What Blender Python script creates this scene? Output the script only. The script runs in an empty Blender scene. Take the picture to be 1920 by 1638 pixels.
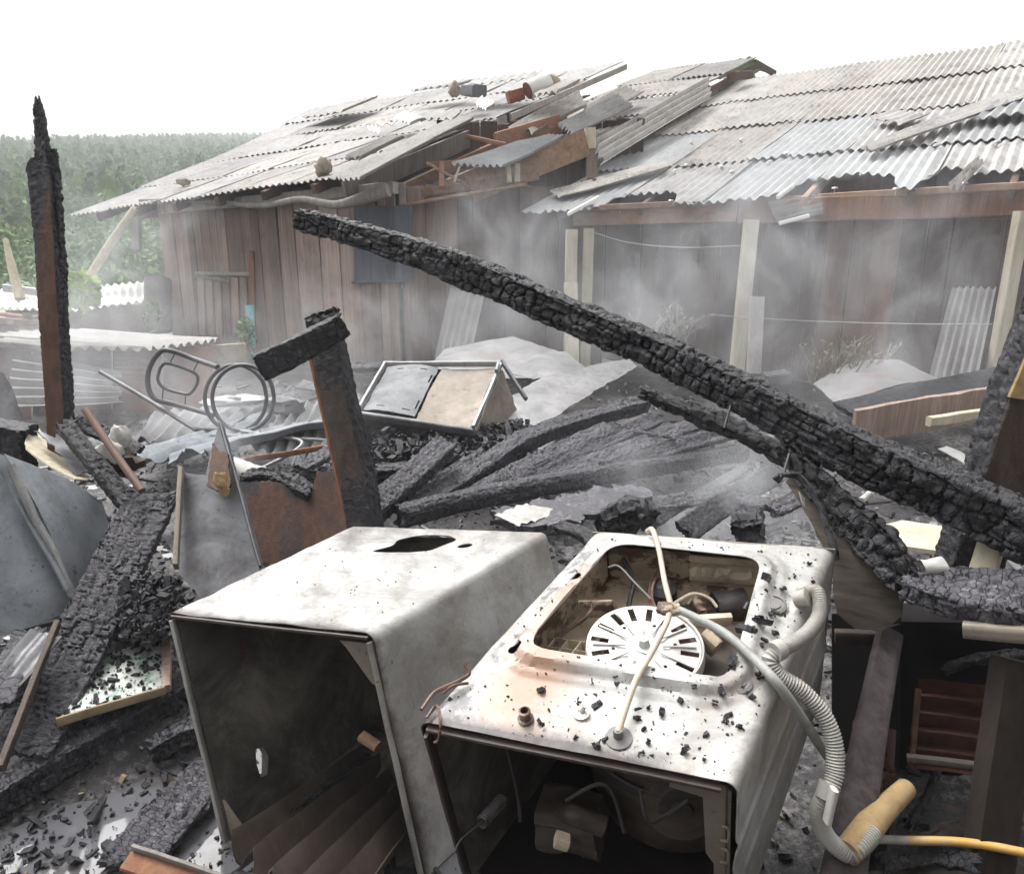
import bpy, math, random
import numpy as np
from mathutils import Vector, Matrix
from mathutils.geometry import delaunay_2d_cdt

# ------------------------------------------------------------------ camera, sky, sun
SC = bpy.context.scene
COL = SC.collection
FPX, CX, CY, HOR, EYE = 1400.0, 960.0, 819.0, 430.0, 1.65
TH = math.atan((CY - HOR) / FPX)
CT, ST = math.cos(TH), math.sin(TH)
cam_d = bpy.data.cameras.new('camera')
cam = bpy.data.objects.new('camera', cam_d)
COL.objects.link(cam)
cam.location = (0, 0, EYE)
cam.rotation_euler = (math.pi / 2 - TH, 0, 0)
cam_d.sensor_width = 36
cam_d.lens = 36 * FPX / 1920
cam_d.clip_start = 0.05
cam_d.clip_end = 2000
SC.camera = cam

SUN_EL, SUN_ROT = math.radians(62), math.radians(318)
world = bpy.data.worlds.new('World')
SC.world = world
world.use_nodes = True
wn, wl = world.node_tree.nodes, world.node_tree.links
wn.clear()
sky = wn.new('ShaderNodeTexSky'); sky.sky_type = 'NISHITA'; sky.sun_disc = False
sky.sun_elevation = SUN_EL; sky.sun_rotation = SUN_ROT
sky.air_density = 1.0; sky.dust_density = 9.0; sky.ozone_density = 1.0
hs = wn.new('ShaderNodeHueSaturation'); hs.inputs['Saturation'].default_value = 0.06
bg = wn.new('ShaderNodeBackground'); bg.inputs['Strength'].default_value = 0.15
wo = wn.new('ShaderNodeOutputWorld')
wl.new(sky.outputs[0], hs.inputs['Color']); wl.new(hs.outputs[0], bg.inputs['Color']); wl.new(bg.outputs[0], wo.inputs['Surface'])

sun_d = bpy.data.lights.new('sun', 'SUN'); sun_d.energy = 0.55; sun_d.angle = math.radians(22); sun_d.color = (1.0, 0.96, 0.9)
sun = bpy.data.objects.new('sun', sun_d); COL.objects.link(sun)
sd = Vector((math.sin(SUN_ROT) * math.cos(SUN_EL), math.cos(SUN_ROT) * math.cos(SUN_EL), math.sin(SUN_EL)))
sun.rotation_euler = sd.to_track_quat('Z', 'Y').to_euler()
SC.view_settings.view_transform = 'Standard'; SC.view_settings.look = 'None'
SC.view_settings.gamma = 1.0; SC.view_settings.use_curve_mapping = False
SC.view_settings.exposure = 1.25
SC.cycles.volume_step_rate = 4.0
SC.cycles.volume_max_steps = 48
SC.cycles.max_bounces = 6
SC.cycles.volume_bounces = 1
SC.cycles.use_denoising = True

R = random.Random(11)
rng = np.random.default_rng(11)

# ------------------------------------------------------------------ where a sight line meets a depth, a height, a plane
CAM = np.array([0, 0, EYE])
def ray(px, py):
    v = (py - CY) / FPX
    return np.array([(px - CX) / FPX, CT - v * ST, -(ST + v * CT)])
def PD(px, py, d): return CAM + d * ray(px, py)
def PZ(px, py, z):
    r = ray(px, py); return CAM + r * ((z - EYE) / r[2])
def PY(px, py, y):
    r = ray(px, py); return CAM + r * (y / r[1])
def PP(px, py, o, n):
    r = ray(px, py); return CAM + r * (np.dot(o - CAM, n) / np.dot(r, n))
def V3(*a): return np.array(a, float)
def nz(v): return v / (np.linalg.norm(v) + 1e-12)

# ------------------------------------------------------------------ noise
def _h(i, j, k, s):
    n = (i * 73856093) ^ (j * 19349663) ^ (k * 83492791) ^ (s * 2654435 + 97)
    n = n & 0xffffffff
    n = ((n ^ (n >> 15)) * 2246822519) & 0xffffffff
    n = ((n ^ (n >> 13)) * 3266489917) & 0xffffffff
    n = n ^ (n >> 16)
    return n / 4294967295.0
def vnoise(p, seed=0):
    p = np.asarray(p, float); i = np.floor(p).astype(np.int64); f = p - i; f = f * f * (3 - 2 * f)
    r = 0
    for a in (0, 1):
        for b in (0, 1):
            for c in (0, 1):
                w = (f[..., 0] if a else 1 - f[..., 0]) * (f[..., 1] if b else 1 - f[..., 1]) * (f[..., 2] if c else 1 - f[..., 2])
                r = r + w * _h(i[..., 0] + a, i[..., 1] + b, i[..., 2] + c, seed)
    return r * 2 - 1
def fbm(p, seed=0, o=4):
    p = np.asarray(p, float); r = 0; a = 1
    for k in range(o):
        r = r + a * vnoise(p, seed + k); p = p * 2.03; a *= .5
    return r
def fbm2(x, y, seed=0, o=4): return fbm(np.stack([x, y, np.zeros_like(x) + seed * 1.7], -1), seed, o)
def sst(a, b, x):
    t = np.clip((x - a) / (b - a), 0, 1); return t * t * (3 - 2 * t)
def crackle(U, V, cu, cv, nv, seed, jit=.55):
    gu, gv = U / cu, V / cv
    iu, iv = np.floor(gu).astype(np.int64), np.floor(gv).astype(np.int64)
    F1 = np.full(U.shape, 9.0); F2 = F1.copy(); ID = np.zeros(U.shape); TI = np.zeros(U.shape)
    for dv in (-1, 0, 1):
        cj = iv + dv; cw = np.mod(cj, nv)
        off = .5 * (cw % 2)
        for du in (-2, -1, 0, 1):
            ci = iu + du
            a, b = _h(ci, cw, 0 * ci, seed), _h(ci, cw, 0 * ci + 1, seed)
            sx, sy = gu - (ci + .5 + off + jit * (a - .5)), gv - (cj + .5 + jit * (b - .5)); dx, dy = np.abs(sx), np.abs(sy)
            d = (dx ** 3.2 + dy ** 3.2) ** .3125
            n = d < F1
            F2 = np.where(n, F1, np.minimum(F2, d)); ID = np.where(n, _h(ci, cw, 0 * ci + 2, seed), ID); TI = np.where(n, sx * (a - .5) + sy * (b - .5), TI); F1 = np.where(n, d, F1)
    return F2 - F1, ID, TI

# ------------------------------------------------------------------ geometry containers
class Geo:
    def __init__(s): s.v = []; s.f = []; s.n = 0; s.a = {}
    def add(s, v, f, **attrs):
        v = np.asarray(v, float).reshape(-1, 3)
        for k in set(s.a) | set(attrs):
            if k not in s.a: s.a[k] = [np.zeros(s.n)]
            s.a[k].append(np.broadcast_to(np.asarray(attrs.get(k, 0.0), float), (len(v),)).copy())
        o = s.n
        s.f += [tuple(i + o for i in q) for q in f]
        s.v.append(v); s.n += len(v); return s
    def verts(s): return np.concatenate(s.v) if s.v else np.zeros((0, 3))
    def merge(s, g):
        return s.add(g.verts(), g.f, **{k: np.concatenate(a) for k, a in g.a.items()})
def loc_of(o):
    p = np.zeros(3)
    while o is not None: p = p + np.array(o.location); o = o.parent
    return p
def mesh_from(name, g, org, smooth=True, ang=.7):
    me = bpy.data.meshes.new(name)
    me.from_pydata((g.verts() - org).tolist(), [], g.f)
    for k, a in g.a.items():
        at = me.attributes.new(k, 'FLOAT', 'POINT'); at.data.foreach_set('value', np.concatenate(a).astype(np.float32))
    me.update()
    if smooth:
        me.shade_smooth(); me.set_sharp_from_angle(angle=ang)
    return me
def part(name, g, m, parent, smooth=True, ang=.7, label=None, kind=None):
    me = mesh_from(name, g, loc_of(parent), smooth, ang); me.materials.append(m)
    o = bpy.data.objects.new(name, me); COL.objects.link(o); o.parent = parent
    if label: o['label'] = label
    if kind: o['kind'] = kind
    return o
def thing(name, label, cat, loc, group=None):
    o = bpy.data.objects.new(name, None); COL.objects.link(o); o.location = tuple(loc); o.empty_display_size = .1
    o['label'] = label; o['category'] = cat
    if group: o['group'] = group
    return o
def single(name, g, m, label, cat, group=None, kind=None, smooth=True, ang=.7):
    v = g.verts(); org = V3(v[:, 0].mean(), v[:, 1].mean(), v[:, 2].min())
    me = mesh_from(name, g, org, smooth, ang); me.materials.append(m)
    o = bpy.data.objects.new(name, me); COL.objects.link(o); o.location = tuple(org)
    if kind: o['kind'] = kind
    if label: o['label'] = label
    if cat: o['category'] = cat
    if group: o['group'] = group
    return o

# ------------------------------------------------------------------ shapes
def spline(pts, n=8):
    p = np.asarray(pts, float)
    if len(p) < 3: return np.array([p[0] + (p[-1] - p[0]) * t for t in np.linspace(0, 1, n + 1)])
    q = np.vstack([2 * p[0] - p[1], p, 2 * p[-1] - p[-2]]); out = []
    for i in range(1, len(q) - 2):
        a, b, c, d = q[i - 1], q[i], q[i + 1], q[i + 2]
        for t in np.linspace(0, 1, n, endpoint=False):
            out.append(.5 * (2 * b + (c - a) * t + (2 * a - 5 * b + 4 * c - d) * t * t + (3 * b - a - 3 * c + d) * t ** 3))
    out.append(p[-1]); return np.array(out)
def frames(P, up):
    T = np.gradient(P, axis=0); T /= np.linalg.norm(T, axis=1)[:, None] + 1e-12
    up = np.asarray(up, float); m = nz(T.mean(0))
    if abs(np.dot(m, nz(up))) > .97: up = V3(.05, 1, .02) if abs(m[1]) < .9 else V3(1, 0, .02)
    S = np.cross(T, up); S /= np.linalg.norm(S, axis=1)[:, None] + 1e-12
    return T, S, np.cross(S, T)
def ring_faces(M, N, closed=True):
    f = []
    K = N if closed else N - 1
    for i in range(M - 1):
        for j in range(K):
            a, b = i * N + j, i * N + (j + 1) % N
            f.append((a, b, b + N, a + N))
    return f
def tube(pts, r, n=10, sub=8, up=(.13, .21, 1), rib=0, ribamp=.12, cap=True, closed=False, ang0=0):
    P = spline(pts, sub) if sub > 1 else np.asarray(pts, float)
    if rib:
        L = np.concatenate([[0], np.cumsum(np.linalg.norm(np.diff(P, axis=0), axis=1))])
        M = int(L[-1] / rib * 4) + 1
        U = np.linspace(0, L[-1], M); P = np.stack([np.interp(U, L, P[:, k]) for k in range(3)], 1)
        rr = np.asarray(r) * (1 + ribamp * np.sign(np.sin(U / rib * 2 * np.pi)) * np.abs(np.sin(U / rib * 2 * np.pi)) ** .6)
    else:
        M = len(P); rr = np.interp(np.linspace(0, 1, M), np.linspace(0, 1, np.size(r)), np.atleast_1d(r))
    T, S, U_ = frames(P, up)
    a = np.linspace(0, 2 * np.pi, n, endpoint=False) + ang0
    v = P[:, None] + rr[:, None, None] * (np.cos(a)[None, :, None] * S[:, None] + np.sin(a)[None, :, None] * U_[:, None])
    g = Geo(); f = ring_faces(M, n)
    if closed: f += [((M - 1) * n + j, (M - 1) * n + (j + 1) % n, (j + 1) % n, j) for j in range(n)]
    elif cap: f += [tuple(range(n))[::-1], tuple((M - 1) * n + j for j in range(n))]
    return g.add(v, f)
def rrect(w, h, rad, N):
    """N points round a w x h rectangle with rounded corners, their outward normals and their distance along it"""
    rad = min(rad, w * .49, h * .49)
    seg = []
    a, b = w / 2 - rad, h / 2 - rad
    for (cx, cy, t0) in ((a, b, 0), (-a, b, 90), (-a, -b, 180), (a, -b, 270)):
        for k in range(9):
            t = math.radians(t0 + k * 11.25); seg.append((cx + rad * math.cos(t), cy + rad * math.sin(t), math.cos(t), math.sin(t)))
    seg.append(seg[0]); s = np.array(seg)
    L = np.concatenate([[0], np.cumsum(np.hypot(*(np.diff(s[:, :2], axis=0).T)))])
    q = np.linspace(0, L[-1], N, endpoint=False)
    o = np.stack([np.interp(q, L, s[:, k]) for k in range(4)], 1)
    nn = o[:, 2:] / np.linalg.norm(o[:, 2:], axis=1)[:, None]
    return o[:, :2], nn, q, L[-1]
def beam(p, q, w, h, up=(0, 0, 1), rad=.006, wob=.002, seed=0, M=None, w2=None, h2=None, tw=0):
    p, q = np.asarray(p, float), np.asarray(q, float)
    L = np.linalg.norm(q - p); M = M or max(3, int(L / .12) + 2); N = 16
    t = np.linspace(0, 1, M); P = p + (q - p) * t[:, None]
    T, S, U_ = frames(P, up)
    o, n, _, _ = rrect(w, h, rad, N)
    kw = 1 + ((w2 or w) / w - 1) * t; kh = 1 + ((h2 or h) / h - 1) * t
    v = P[:, None] + (o[None, :, 0] * kw[:, None])[..., None] * S[:, None] + (o[None, :, 1] * kh[:, None])[..., None] * U_[:, None]
    v = v + wob * np.stack([vnoise(v * 9, seed + k) for k in range(3)], -1)
    g = Geo(); f = ring_faces(M, N) + [tuple(range(N))[::-1], tuple((M - 1) * N + j for j in range(N))]
    return g.add(v, f)
def charred(pts, w, h, up, cu=.04, cv=.04, depth=.010, res=.006, seed=0, rag=(.03, .03), rad=.01, burn=None, ero=.10, fine=.003, sub=8, jit=.55):
    """a burnt beam: rounded section along a path, split into cracked char blocks; burn(a, b, t) gives how far a spot is burnt"""
    p = np.asarray(pts, float); P = spline(p, sub) if len(p) > 2 else np.array([p[0] + (p[-1] - p[0]) * t for t in np.linspace(0, 1, 24)])
    L = np.concatenate([[0], np.cumsum(np.linalg.norm(np.diff(P, axis=0), axis=1))])
    M = max(6, int(L[-1] / res)); U = np.linspace(0, L[-1], M)
    P = np.stack([np.interp(U, L, P[:, k]) for k in range(3)], 1)
    tp = np.linspace(0, 1, M)
    ct = np.concatenate([[0], np.cumsum(np.linalg.norm(np.diff(p, axis=0), axis=1))]); ct = ct / ct[-1]
    kn = lambda z: ct if np.size(z) == len(p) else np.linspace(0, 1, np.size(z))
    W = np.interp(tp, kn(w), np.atleast_1d(w)); Hh = np.interp(tp, kn(h), np.atleast_1d(h))
    wm, hm = float(W.mean()), float(Hh.mean())
    N = max(14, int(2 * (wm + hm) / res))
    T, S, U_ = frames(P, up)
    o, n, q, per = rrect(wm, hm, rad, N)
    nv = max(2, 2 * int(round(per / cv / 2)))
    UU, VV = np.meshgrid(U, q, indexing='ij')
    wu = UU + .3 * cu * fbm2(UU / cu * .7, VV / cv * .7, seed, 2) + 1.3 * cu * fbm2(UU / cu * .16, VV / cv * .22, seed + 31, 2); wv = VV + .35 * cv * fbm2(UU / cu * .3, VV / cv * .3, seed + 41, 2)
    e, ID, TI = crackle(wu, wv, cu, per / nv, nv, seed, jit)
    blk = .90 * sst(.0, .11, e) + .10 * sst(.1, .7, e)
    big = fbm(np.stack([UU * 6, np.cos(VV / per * 6.283) * 1.2, np.sin(VV / per * 6.283) * 1.2], -1), seed + 3, 3)
    small = fbm(np.stack([UU / .022, VV / .012, 0 * UU], -1), seed + 5, 4)
    vary = .35 + 1.0 * sst(-.5, .6, fbm2(UU / cu * .22, VV / cv * .3, seed + 51, 3))
    lng = sst(.10, .0, np.abs(fbm2(UU * 2.2, VV / cv * 1.1, seed + 61, 2)))
    blk = 1 - (1 - blk) * vary - .45 * lng
    disp = depth * (blk - 1) + depth * .35 * (ID - .5) + depth * .8 * TI + ero * min(wm, hm) * .5 * (big - .3) + fine * small
    bu = np.ones_like(UU)
    if burn is not None:
        bu = np.clip(burn(np.broadcast_to(o[None, :, 0] / wm * 2, UU.shape), np.broadcast_to(o[None, :, 1] / hm * 2, UU.shape), UU / L[-1]) , 0, 1)
        disp = disp * (.12 + .88 * bu)
    v = P[:, None] + (o[None, :, 0] * (W / wm)[:, None])[..., None] * S[:, None] + (o[None, :, 1] * (Hh / hm)[:, None])[..., None] * U_[:, None]
    v = v + disp[..., None] * (n[None, :, 0, None] * S[:, None] + n[None, :, 1, None] * U_[:, None])
    for end, r, sg in ((0, rag[0], 1), (1, rag[1], -1)):
        d = UU if end == 0 else L[-1] - UU
        k = np.exp(-d / max(r, .004)) * r * (.2 + .9 * np.abs(fbm2(np.cos(VV / per * 6.283) * 3, np.sin(VV / per * 6.283) * 3, seed + 9 + end, 3)))
        v = v + (sg * k)[..., None] * T[:, None]
    f = ring_faces(M, N)
    vv = v.reshape(-1, 3)
    c0, c1 = v[0].mean(0), v[-1].mean(0)
    i0 = v[0] * .72 + c0 * .28 + T[0] * .006; i1 = v[-1] * .72 + c1 * .28 - T[-1] * .006
    vv = np.vstack([vv, i0, i1, c0[None] + T[0] * .012, c1[None] - T[-1] * .012]); b = M * N
    for j in range(N):
        k = (j + 1) % N
        f += [(b + j, b + k, k, j), (b + 2 * N, b + k, b + j), ((M - 1) * N + j, (M - 1) * N + k, b + N + k, b + N + j), (b + N + j, b + N + k, b + 2 * N + 1)]
    ex = lambda a, c: np.concatenate([a.ravel(), np.ones(2 * N + 2) * c])
    return Geo().add(vv, f, burn=ex(bu, 1), cell=ex(ID, .5), pu=ex(UU / cu * 1.5, 0), pv=ex(VV / cv * 1.5, 0))
def inside(poly, pts):
    x, y = pts[:, 0], pts[:, 1]; r = np.zeros(len(pts), bool); p = np.asarray(poly)
    j = len(p) - 1
    for i in range(len(p)):
        c = ((p[i, 1] > y) != (p[j, 1] > y)) & (x < (p[j, 0] - p[i, 0]) * (y - p[i, 1]) / (p[j, 1] - p[i, 1] + 1e-15) + p[i, 0])
        r ^= c; j = i
    return r
def dens(poly, step, rag=0, seed=0):
    p = np.asarray(poly, float); out = []
    for i in range(len(p)):
        a, b = p[i], p[(i + 1) % len(p)]; k = max(1, int(np.linalg.norm(b - a) / step))
        out += [a + (b - a) * t for t in np.linspace(0, 1, k, endpoint=False)]
    o = np.array(out)
    if rag: o = o + rag * np.stack([fbm2(o[:, 0] / step / 2.3, o[:, 1] / step / 2.3, seed, 3), fbm2(o[:, 0] / step / 2.3, o[:, 1] / step / 2.3, seed + 7, 3)], 1)
    return o
def sheet(outline, holes, step, fn, thick, attrs=None, jitter=.25):
    """flat outline with holes, meshed in 2D, carried into space by fn(x, y) -> points, given thickness along its own normal"""
    o = np.asarray(outline, float); hs_ = [np.asarray(h, float) for h in holes]
    lo, hi = o.min(0), o.max(0)
    gx, gy = np.meshgrid(np.arange(lo[0] + step / 2, hi[0], step), np.arange(lo[1] + step / 2, hi[1], step))
    pts = np.stack([gx.ravel(), gy.ravel()], 1); pts = pts + (rng.random(pts.shape) - .5) * step * jitter
    k = inside(o, pts)
    bd = np.vstack([o] + hs_)
    for h in hs_: k &= ~inside(h, pts)
    pts = pts[k]
    if len(pts):
        dm = np.full(len(pts), 9e9)
        for c in range(0, len(bd), 200): dm = np.minimum(dm, ((pts[:, None] - bd[None, c:c + 200]) ** 2).sum(-1).min(1))
        pts = pts[dm > (step * .45) ** 2]
    allp = [Vector(p) for p in bd] + [Vector(p) for p in pts]
    ed = []; s = 0
    for l in [o] + hs_:
        ed += [(s + i, s + (i + 1) % len(l)) for i in range(len(l))]; s += len(l)
    r = delaunay_2d_cdt(allp, ed, [], 0, 1e-7)
    P = np.array([tuple(p) for p in r[0]]); F = np.array([t for t in r[2] if len(t) == 3])
    c = P[F].mean(1); k = inside(o, c)
    for h in hs_: k &= ~inside(h, c)
    F = F[k]
    X = fn(P[:, 0], P[:, 1])
    fnn = np.cross(X[F[:, 1]] - X[F[:, 0]], X[F[:, 2]] - X[F[:, 0]])
    N = np.zeros_like(X)
    for i in range(3): np.add.at(N, F[:, i], fnn)
    N /= np.linalg.norm(N, axis=1)[:, None] + 1e-15
    g = Geo(); n = len(P)
    E = {}
    for t in F:
        for a, b in ((t[0], t[1]), (t[1], t[2]), (t[2], t[0])):
            if (b, a) in E: del E[(b, a)]
            else: E[(a, b)] = 1
    f = [tuple(t) for t in F] + [(t[2] + n, t[1] + n, t[0] + n) for t in F] + [(b, a, a + n, b + n) for a, b in E]
    at = {k_: np.tile(fn_(P[:, 0], P[:, 1]), 2) for k_, fn_ in (attrs or {}).items()}
    return g.add(np.vstack([X, X - N * thick]), f, **at)
def bilin(a, b, c, d):
    """a, b front edge, d, c back edge"""
    a, b, c, d = map(np.asarray, (a, b, c, d))
    return lambda s, t: ((1 - s) * (1 - t))[..., None] * a + (s * (1 - t))[..., None] * b + (s * t)[..., None] * c + ((1 - s) * t)[..., None] * d
def corrugated(a, b, c, d, nw, amp=.016, th=.006, nvs=5, seed=0, warp=.01, lo=None, hi=None, lift=(0, 0), bend=0):
    """sheet with waves across a->b, running a->d; lo(u), hi(u) bite pieces out of its ends"""
    f = bilin(a, b, c, d); nu = nw * 6 + 1
    u = np.linspace(0, 1, nu); t = np.linspace(0, 1, nvs)
    l0 = lo(u) if lo else 0 * u; h0 = hi(u) if hi else 0 * u
    Uu, Tt = np.meshgrid(u, t); Tt = l0[None] * (1 - Tt) + (1 - h0[None]) * Tt
    X = f(Uu, Tt)
    n = nz(np.cross(np.asarray(b) - a, np.asarray(d) - a))
    if n[2] < 0: n = -n
    hgt = amp * np.cos(Uu * nw * 2 * np.pi) + warp * fbm2(Uu * 2 + seed, Tt * 3, seed, 2) + lift[0] * (1 - Tt) + lift[1] * Tt + bend * np.sin(np.pi * Uu)
    X = X + hgt[..., None] * n
    g = Geo(); fa = []
    K = nu * nvs
    for i in range(nvs - 1):
        for j in range(nu - 1):
            q = (i * nu + j, i * nu + j + 1, (i + 1) * nu + j + 1, (i + 1) * nu + j); fa.append(q); fa.append(tuple(x + K for x in q[::-1]))
    for j in range(nu - 1):
        fa.append((j, j + K, j + 1 + K, j + 1)); e = (nvs - 1) * nu + j; fa.append((e + 1, e + 1 + K, e + K, e))
    for i in range(nvs - 1):
        s0 = i * nu; fa.append((s0 + nu, s0 + nu + K, s0 + K, s0)); s1 = s0 + nu - 1; fa.append((s1, s1 + K, s1 + nu + K, s1 + nu))
    return g.add(np.concatenate([X.reshape(-1, 3), (X - n * th).reshape(-1, 3)]), fa)
def lumps(n, sampler, smin, smax, seed, stretch=2.5, flat=.6):
    """n rough little chunks joined; sampler(k) -> points"""
    r = np.random.default_rng(seed)
    base = np.array([(x, y, z) for x in (-1, 1) for y in (-1, 1) for z in (-1, 1)], float)
    Fq = np.array([(0, 1, 3, 2), (4, 6, 7, 5), (0, 4, 5, 1), (2, 3, 7, 6), (0, 2, 6, 4), (1, 5, 7, 3)])
    P = sampler(n, r); n = len(P)
    s = smin * (smax / smin) ** (r.random(n) ** 1.8)
    sc = np.stack([s * (1 + (stretch - 1) * r.random(n) ** 3), s * (.6 + .5 * r.random(n)), s * flat * (.5 + .7 * r.random(n))], 1)
    v = base[None] * (1 + .75 * (r.random((n, 8, 3)) - .5)) * sc[:, None]
    a = r.random(n) * 6.283; b = (r.random(n) - .5) * 2.4
    ca, sa, cb, sb = np.cos(a), np.sin(a), np.cos(b), np.sin(b)
    x = v[..., 0] * cb[:, None] + v[..., 2] * sb[:, None]; z = -v[..., 0] * sb[:, None] + v[..., 2] * cb[:, None]; y = v[..., 1]
    X = np.stack([x * ca[:, None] - y * sa[:, None], x * sa[:, None] + y * ca[:, None], z], -1) + P[:, None]
    F = (np.arange(n)[:, None, None] * 8 + Fq[None]).reshape(-1, 4)
    return Geo().add(X.reshape(-1, 3), [tuple(q) for q in F.tolist()], cell=np.repeat(r.random(n), 8), burn=np.ones(n * 8))
def prism(poly, org, ux, uy, un, th):
    p = np.asarray(poly, float); n = len(p)
    a = org + p[:, :1] * ux + p[:, 1:] * uy
    return Geo().add(np.vstack([a, a + un * th]), [tuple(range(n))[::-1], tuple(range(n, 2 * n))] + [(i, (i + 1) % n, (i + 1) % n + n, i + n) for i in range(n)])
def lathe(prof, org, ax, n=24, cap=True):
    ax = nz(np.asarray(ax, float)); s = nz(np.cross(ax, V3(.3, .5, .8))); t = np.cross(ax, s)
    a = np.linspace(0, 2 * np.pi, n, endpoint=False); p = np.asarray(prof, float)
    v = org + p[:, None, 1, None] * ax + p[:, None, 0, None] * (np.cos(a)[None, :, None] * s + np.sin(a)[None, :, None] * t)
    f = [q[::-1] for q in ring_faces(len(p), n)]
    f = ring_faces(len(p), n)
    if cap: f += [tuple(range(n))[::-1], tuple((len(p) - 1) * n + j for j in range(n))]
    return Geo().add(v, f)
def rock(c, r, seed, sq=(1, 1, 1), nz_=.35, n=10):
    a = np.linspace(0, 2 * np.pi, n * 2, endpoint=False); b = np.linspace(0.05, np.pi - .05, n)
    B, A = np.meshgrid(b, a, indexing='ij')
    d = np.stack([np.sin(B) * np.cos(A), np.sin(B) * np.sin(A), np.cos(B)], -1)
    k = r * (1 + nz_ * fbm(d * 1.6 + seed, seed, 3))
    v = c + d * k[..., None] * np.asarray(sq)
    f = ring_faces(n, n * 2) + [tuple(range(n * 2))[::-1], tuple((n - 1) * n * 2 + j for j in range(n * 2))]
    return Geo().add(v, f)
# ------------------------------------------------------------------ materials
class NB:
    def __init__(s, name):
        s.m = bpy.data.materials.new(name); s.m.use_nodes = True; s.t = s.m.node_tree; s.N, s.L = s.t.nodes, s.t.links
        s.b = s.N['Principled BSDF']; s.g = s.N.new('ShaderNodeNewGeometry').outputs['Position']
    def put(s, sock, v):
        if hasattr(v, 'is_output'): s.L.new(v, sock)
        elif isinstance(v, (tuple, list)): sock.default_value = (*v, 1) if len(v) == 3 and sock.type == 'RGBA' else v
        else: sock.default_value = v
    def vec(s, sc, off=None, rnd=False):
        n = s.N.new('ShaderNodeMapping'); s.L.new(s.g, n.inputs['Vector']); n.inputs['Scale'].default_value = sc
        if rnd:
            oi = s.N.new('ShaderNodeObjectInfo'); m = s.N.new('ShaderNodeVectorMath'); m.operation = 'MULTIPLY'
            s.L.new(oi.outputs['Random'], m.inputs[0]); m.inputs[1].default_value = (31, 57, 43); s.L.new(m.outputs[0], n.inputs['Location'])
        return n.outputs[0]
    def noise(s, sc=5, det=5, ro=.6, vec=None, dist=0):
        n = s.N.new('ShaderNodeTexNoise'); s.L.new(vec or s.g, n.inputs['Vector'])
        n.inputs['Scale'].default_value = sc; n.inputs['Detail'].default_value = det; n.inputs['Roughness'].default_value = ro; n.inputs['Distortion'].default_value = dist
        return n.outputs['Fac']
    def vor(s, sc, vec=None, feat='F1'):
        n = s.N.new('ShaderNodeTexVoronoi'); n.feature = feat; s.L.new(vec or s.g, n.inputs['Vector']); n.inputs['Scale'].default_value = sc
        return n.outputs['Distance']
    def ramp(s, f, stops):
        n = s.N.new('ShaderNodeValToRGB'); s.L.new(f, n.inputs[0]); e = n.color_ramp.elements
        while len(e) < len(stops): e.new(.5)
        for el, (p, c) in zip(e, stops): el.position = p; el.color = (*c, 1) if isinstance(c, tuple) else (c, c, c, 1)
        return n.outputs[0]
    def mix(s, f, a, b, mode='MIX'):
        n = s.N.new('ShaderNodeMix'); n.data_type = 'RGBA'; n.blend_type = mode
        s.put(n.inputs[0], f); s.put(n.inputs[6], a); s.put(n.inputs[7], b); return n.outputs[2]
    def math(s, op, a, b=0.0, c=0.0):
        n = s.N.new('ShaderNodeMath'); n.operation = op; n.use_clamp = op in ('ADD', 'SUBTRACT', 'MULTIPLY') and False
        s.put(n.inputs[0], a); s.put(n.inputs[1], b); s.put(n.inputs[2], c); return n.outputs[0]
    def mr(s, v, a, b, c=0.0, d=1.0):
        n = s.N.new('ShaderNodeMapRange'); s.put(n.inputs[0], v)
        for i, x in enumerate((a, b, c, d)): n.inputs[i + 1].default_value = x
        return n.outputs[0]
    def attr(s, name):
        n = s.N.new('ShaderNodeAttribute'); n.attribute_name = name; return n.outputs['Fac']
    def rnd(s): return s.N.new('ShaderNodeObjectInfo').outputs['Random']
    def fin(s, col, rough=.8, bump=None, bs=.3, bd=.01, metal=0.0, spec=None):
        s.put(s.b.inputs['Base Color'], col); s.put(s.b.inputs['Roughness'], rough); s.put(s.b.inputs['Metallic'], metal)
        if spec is not None: s.put(s.b.inputs['Specular IOR Level'], spec)
        if bump is not None:
            n = s.N.new('ShaderNodeBump'); n.inputs['Strength'].default_value = bs; n.inputs['Distance'].default_value = bd
            s.L.new(bump, n.inputs['Height']); s.L.new(n.outputs[0], s.b.inputs['Normal'])
        return s.m
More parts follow.
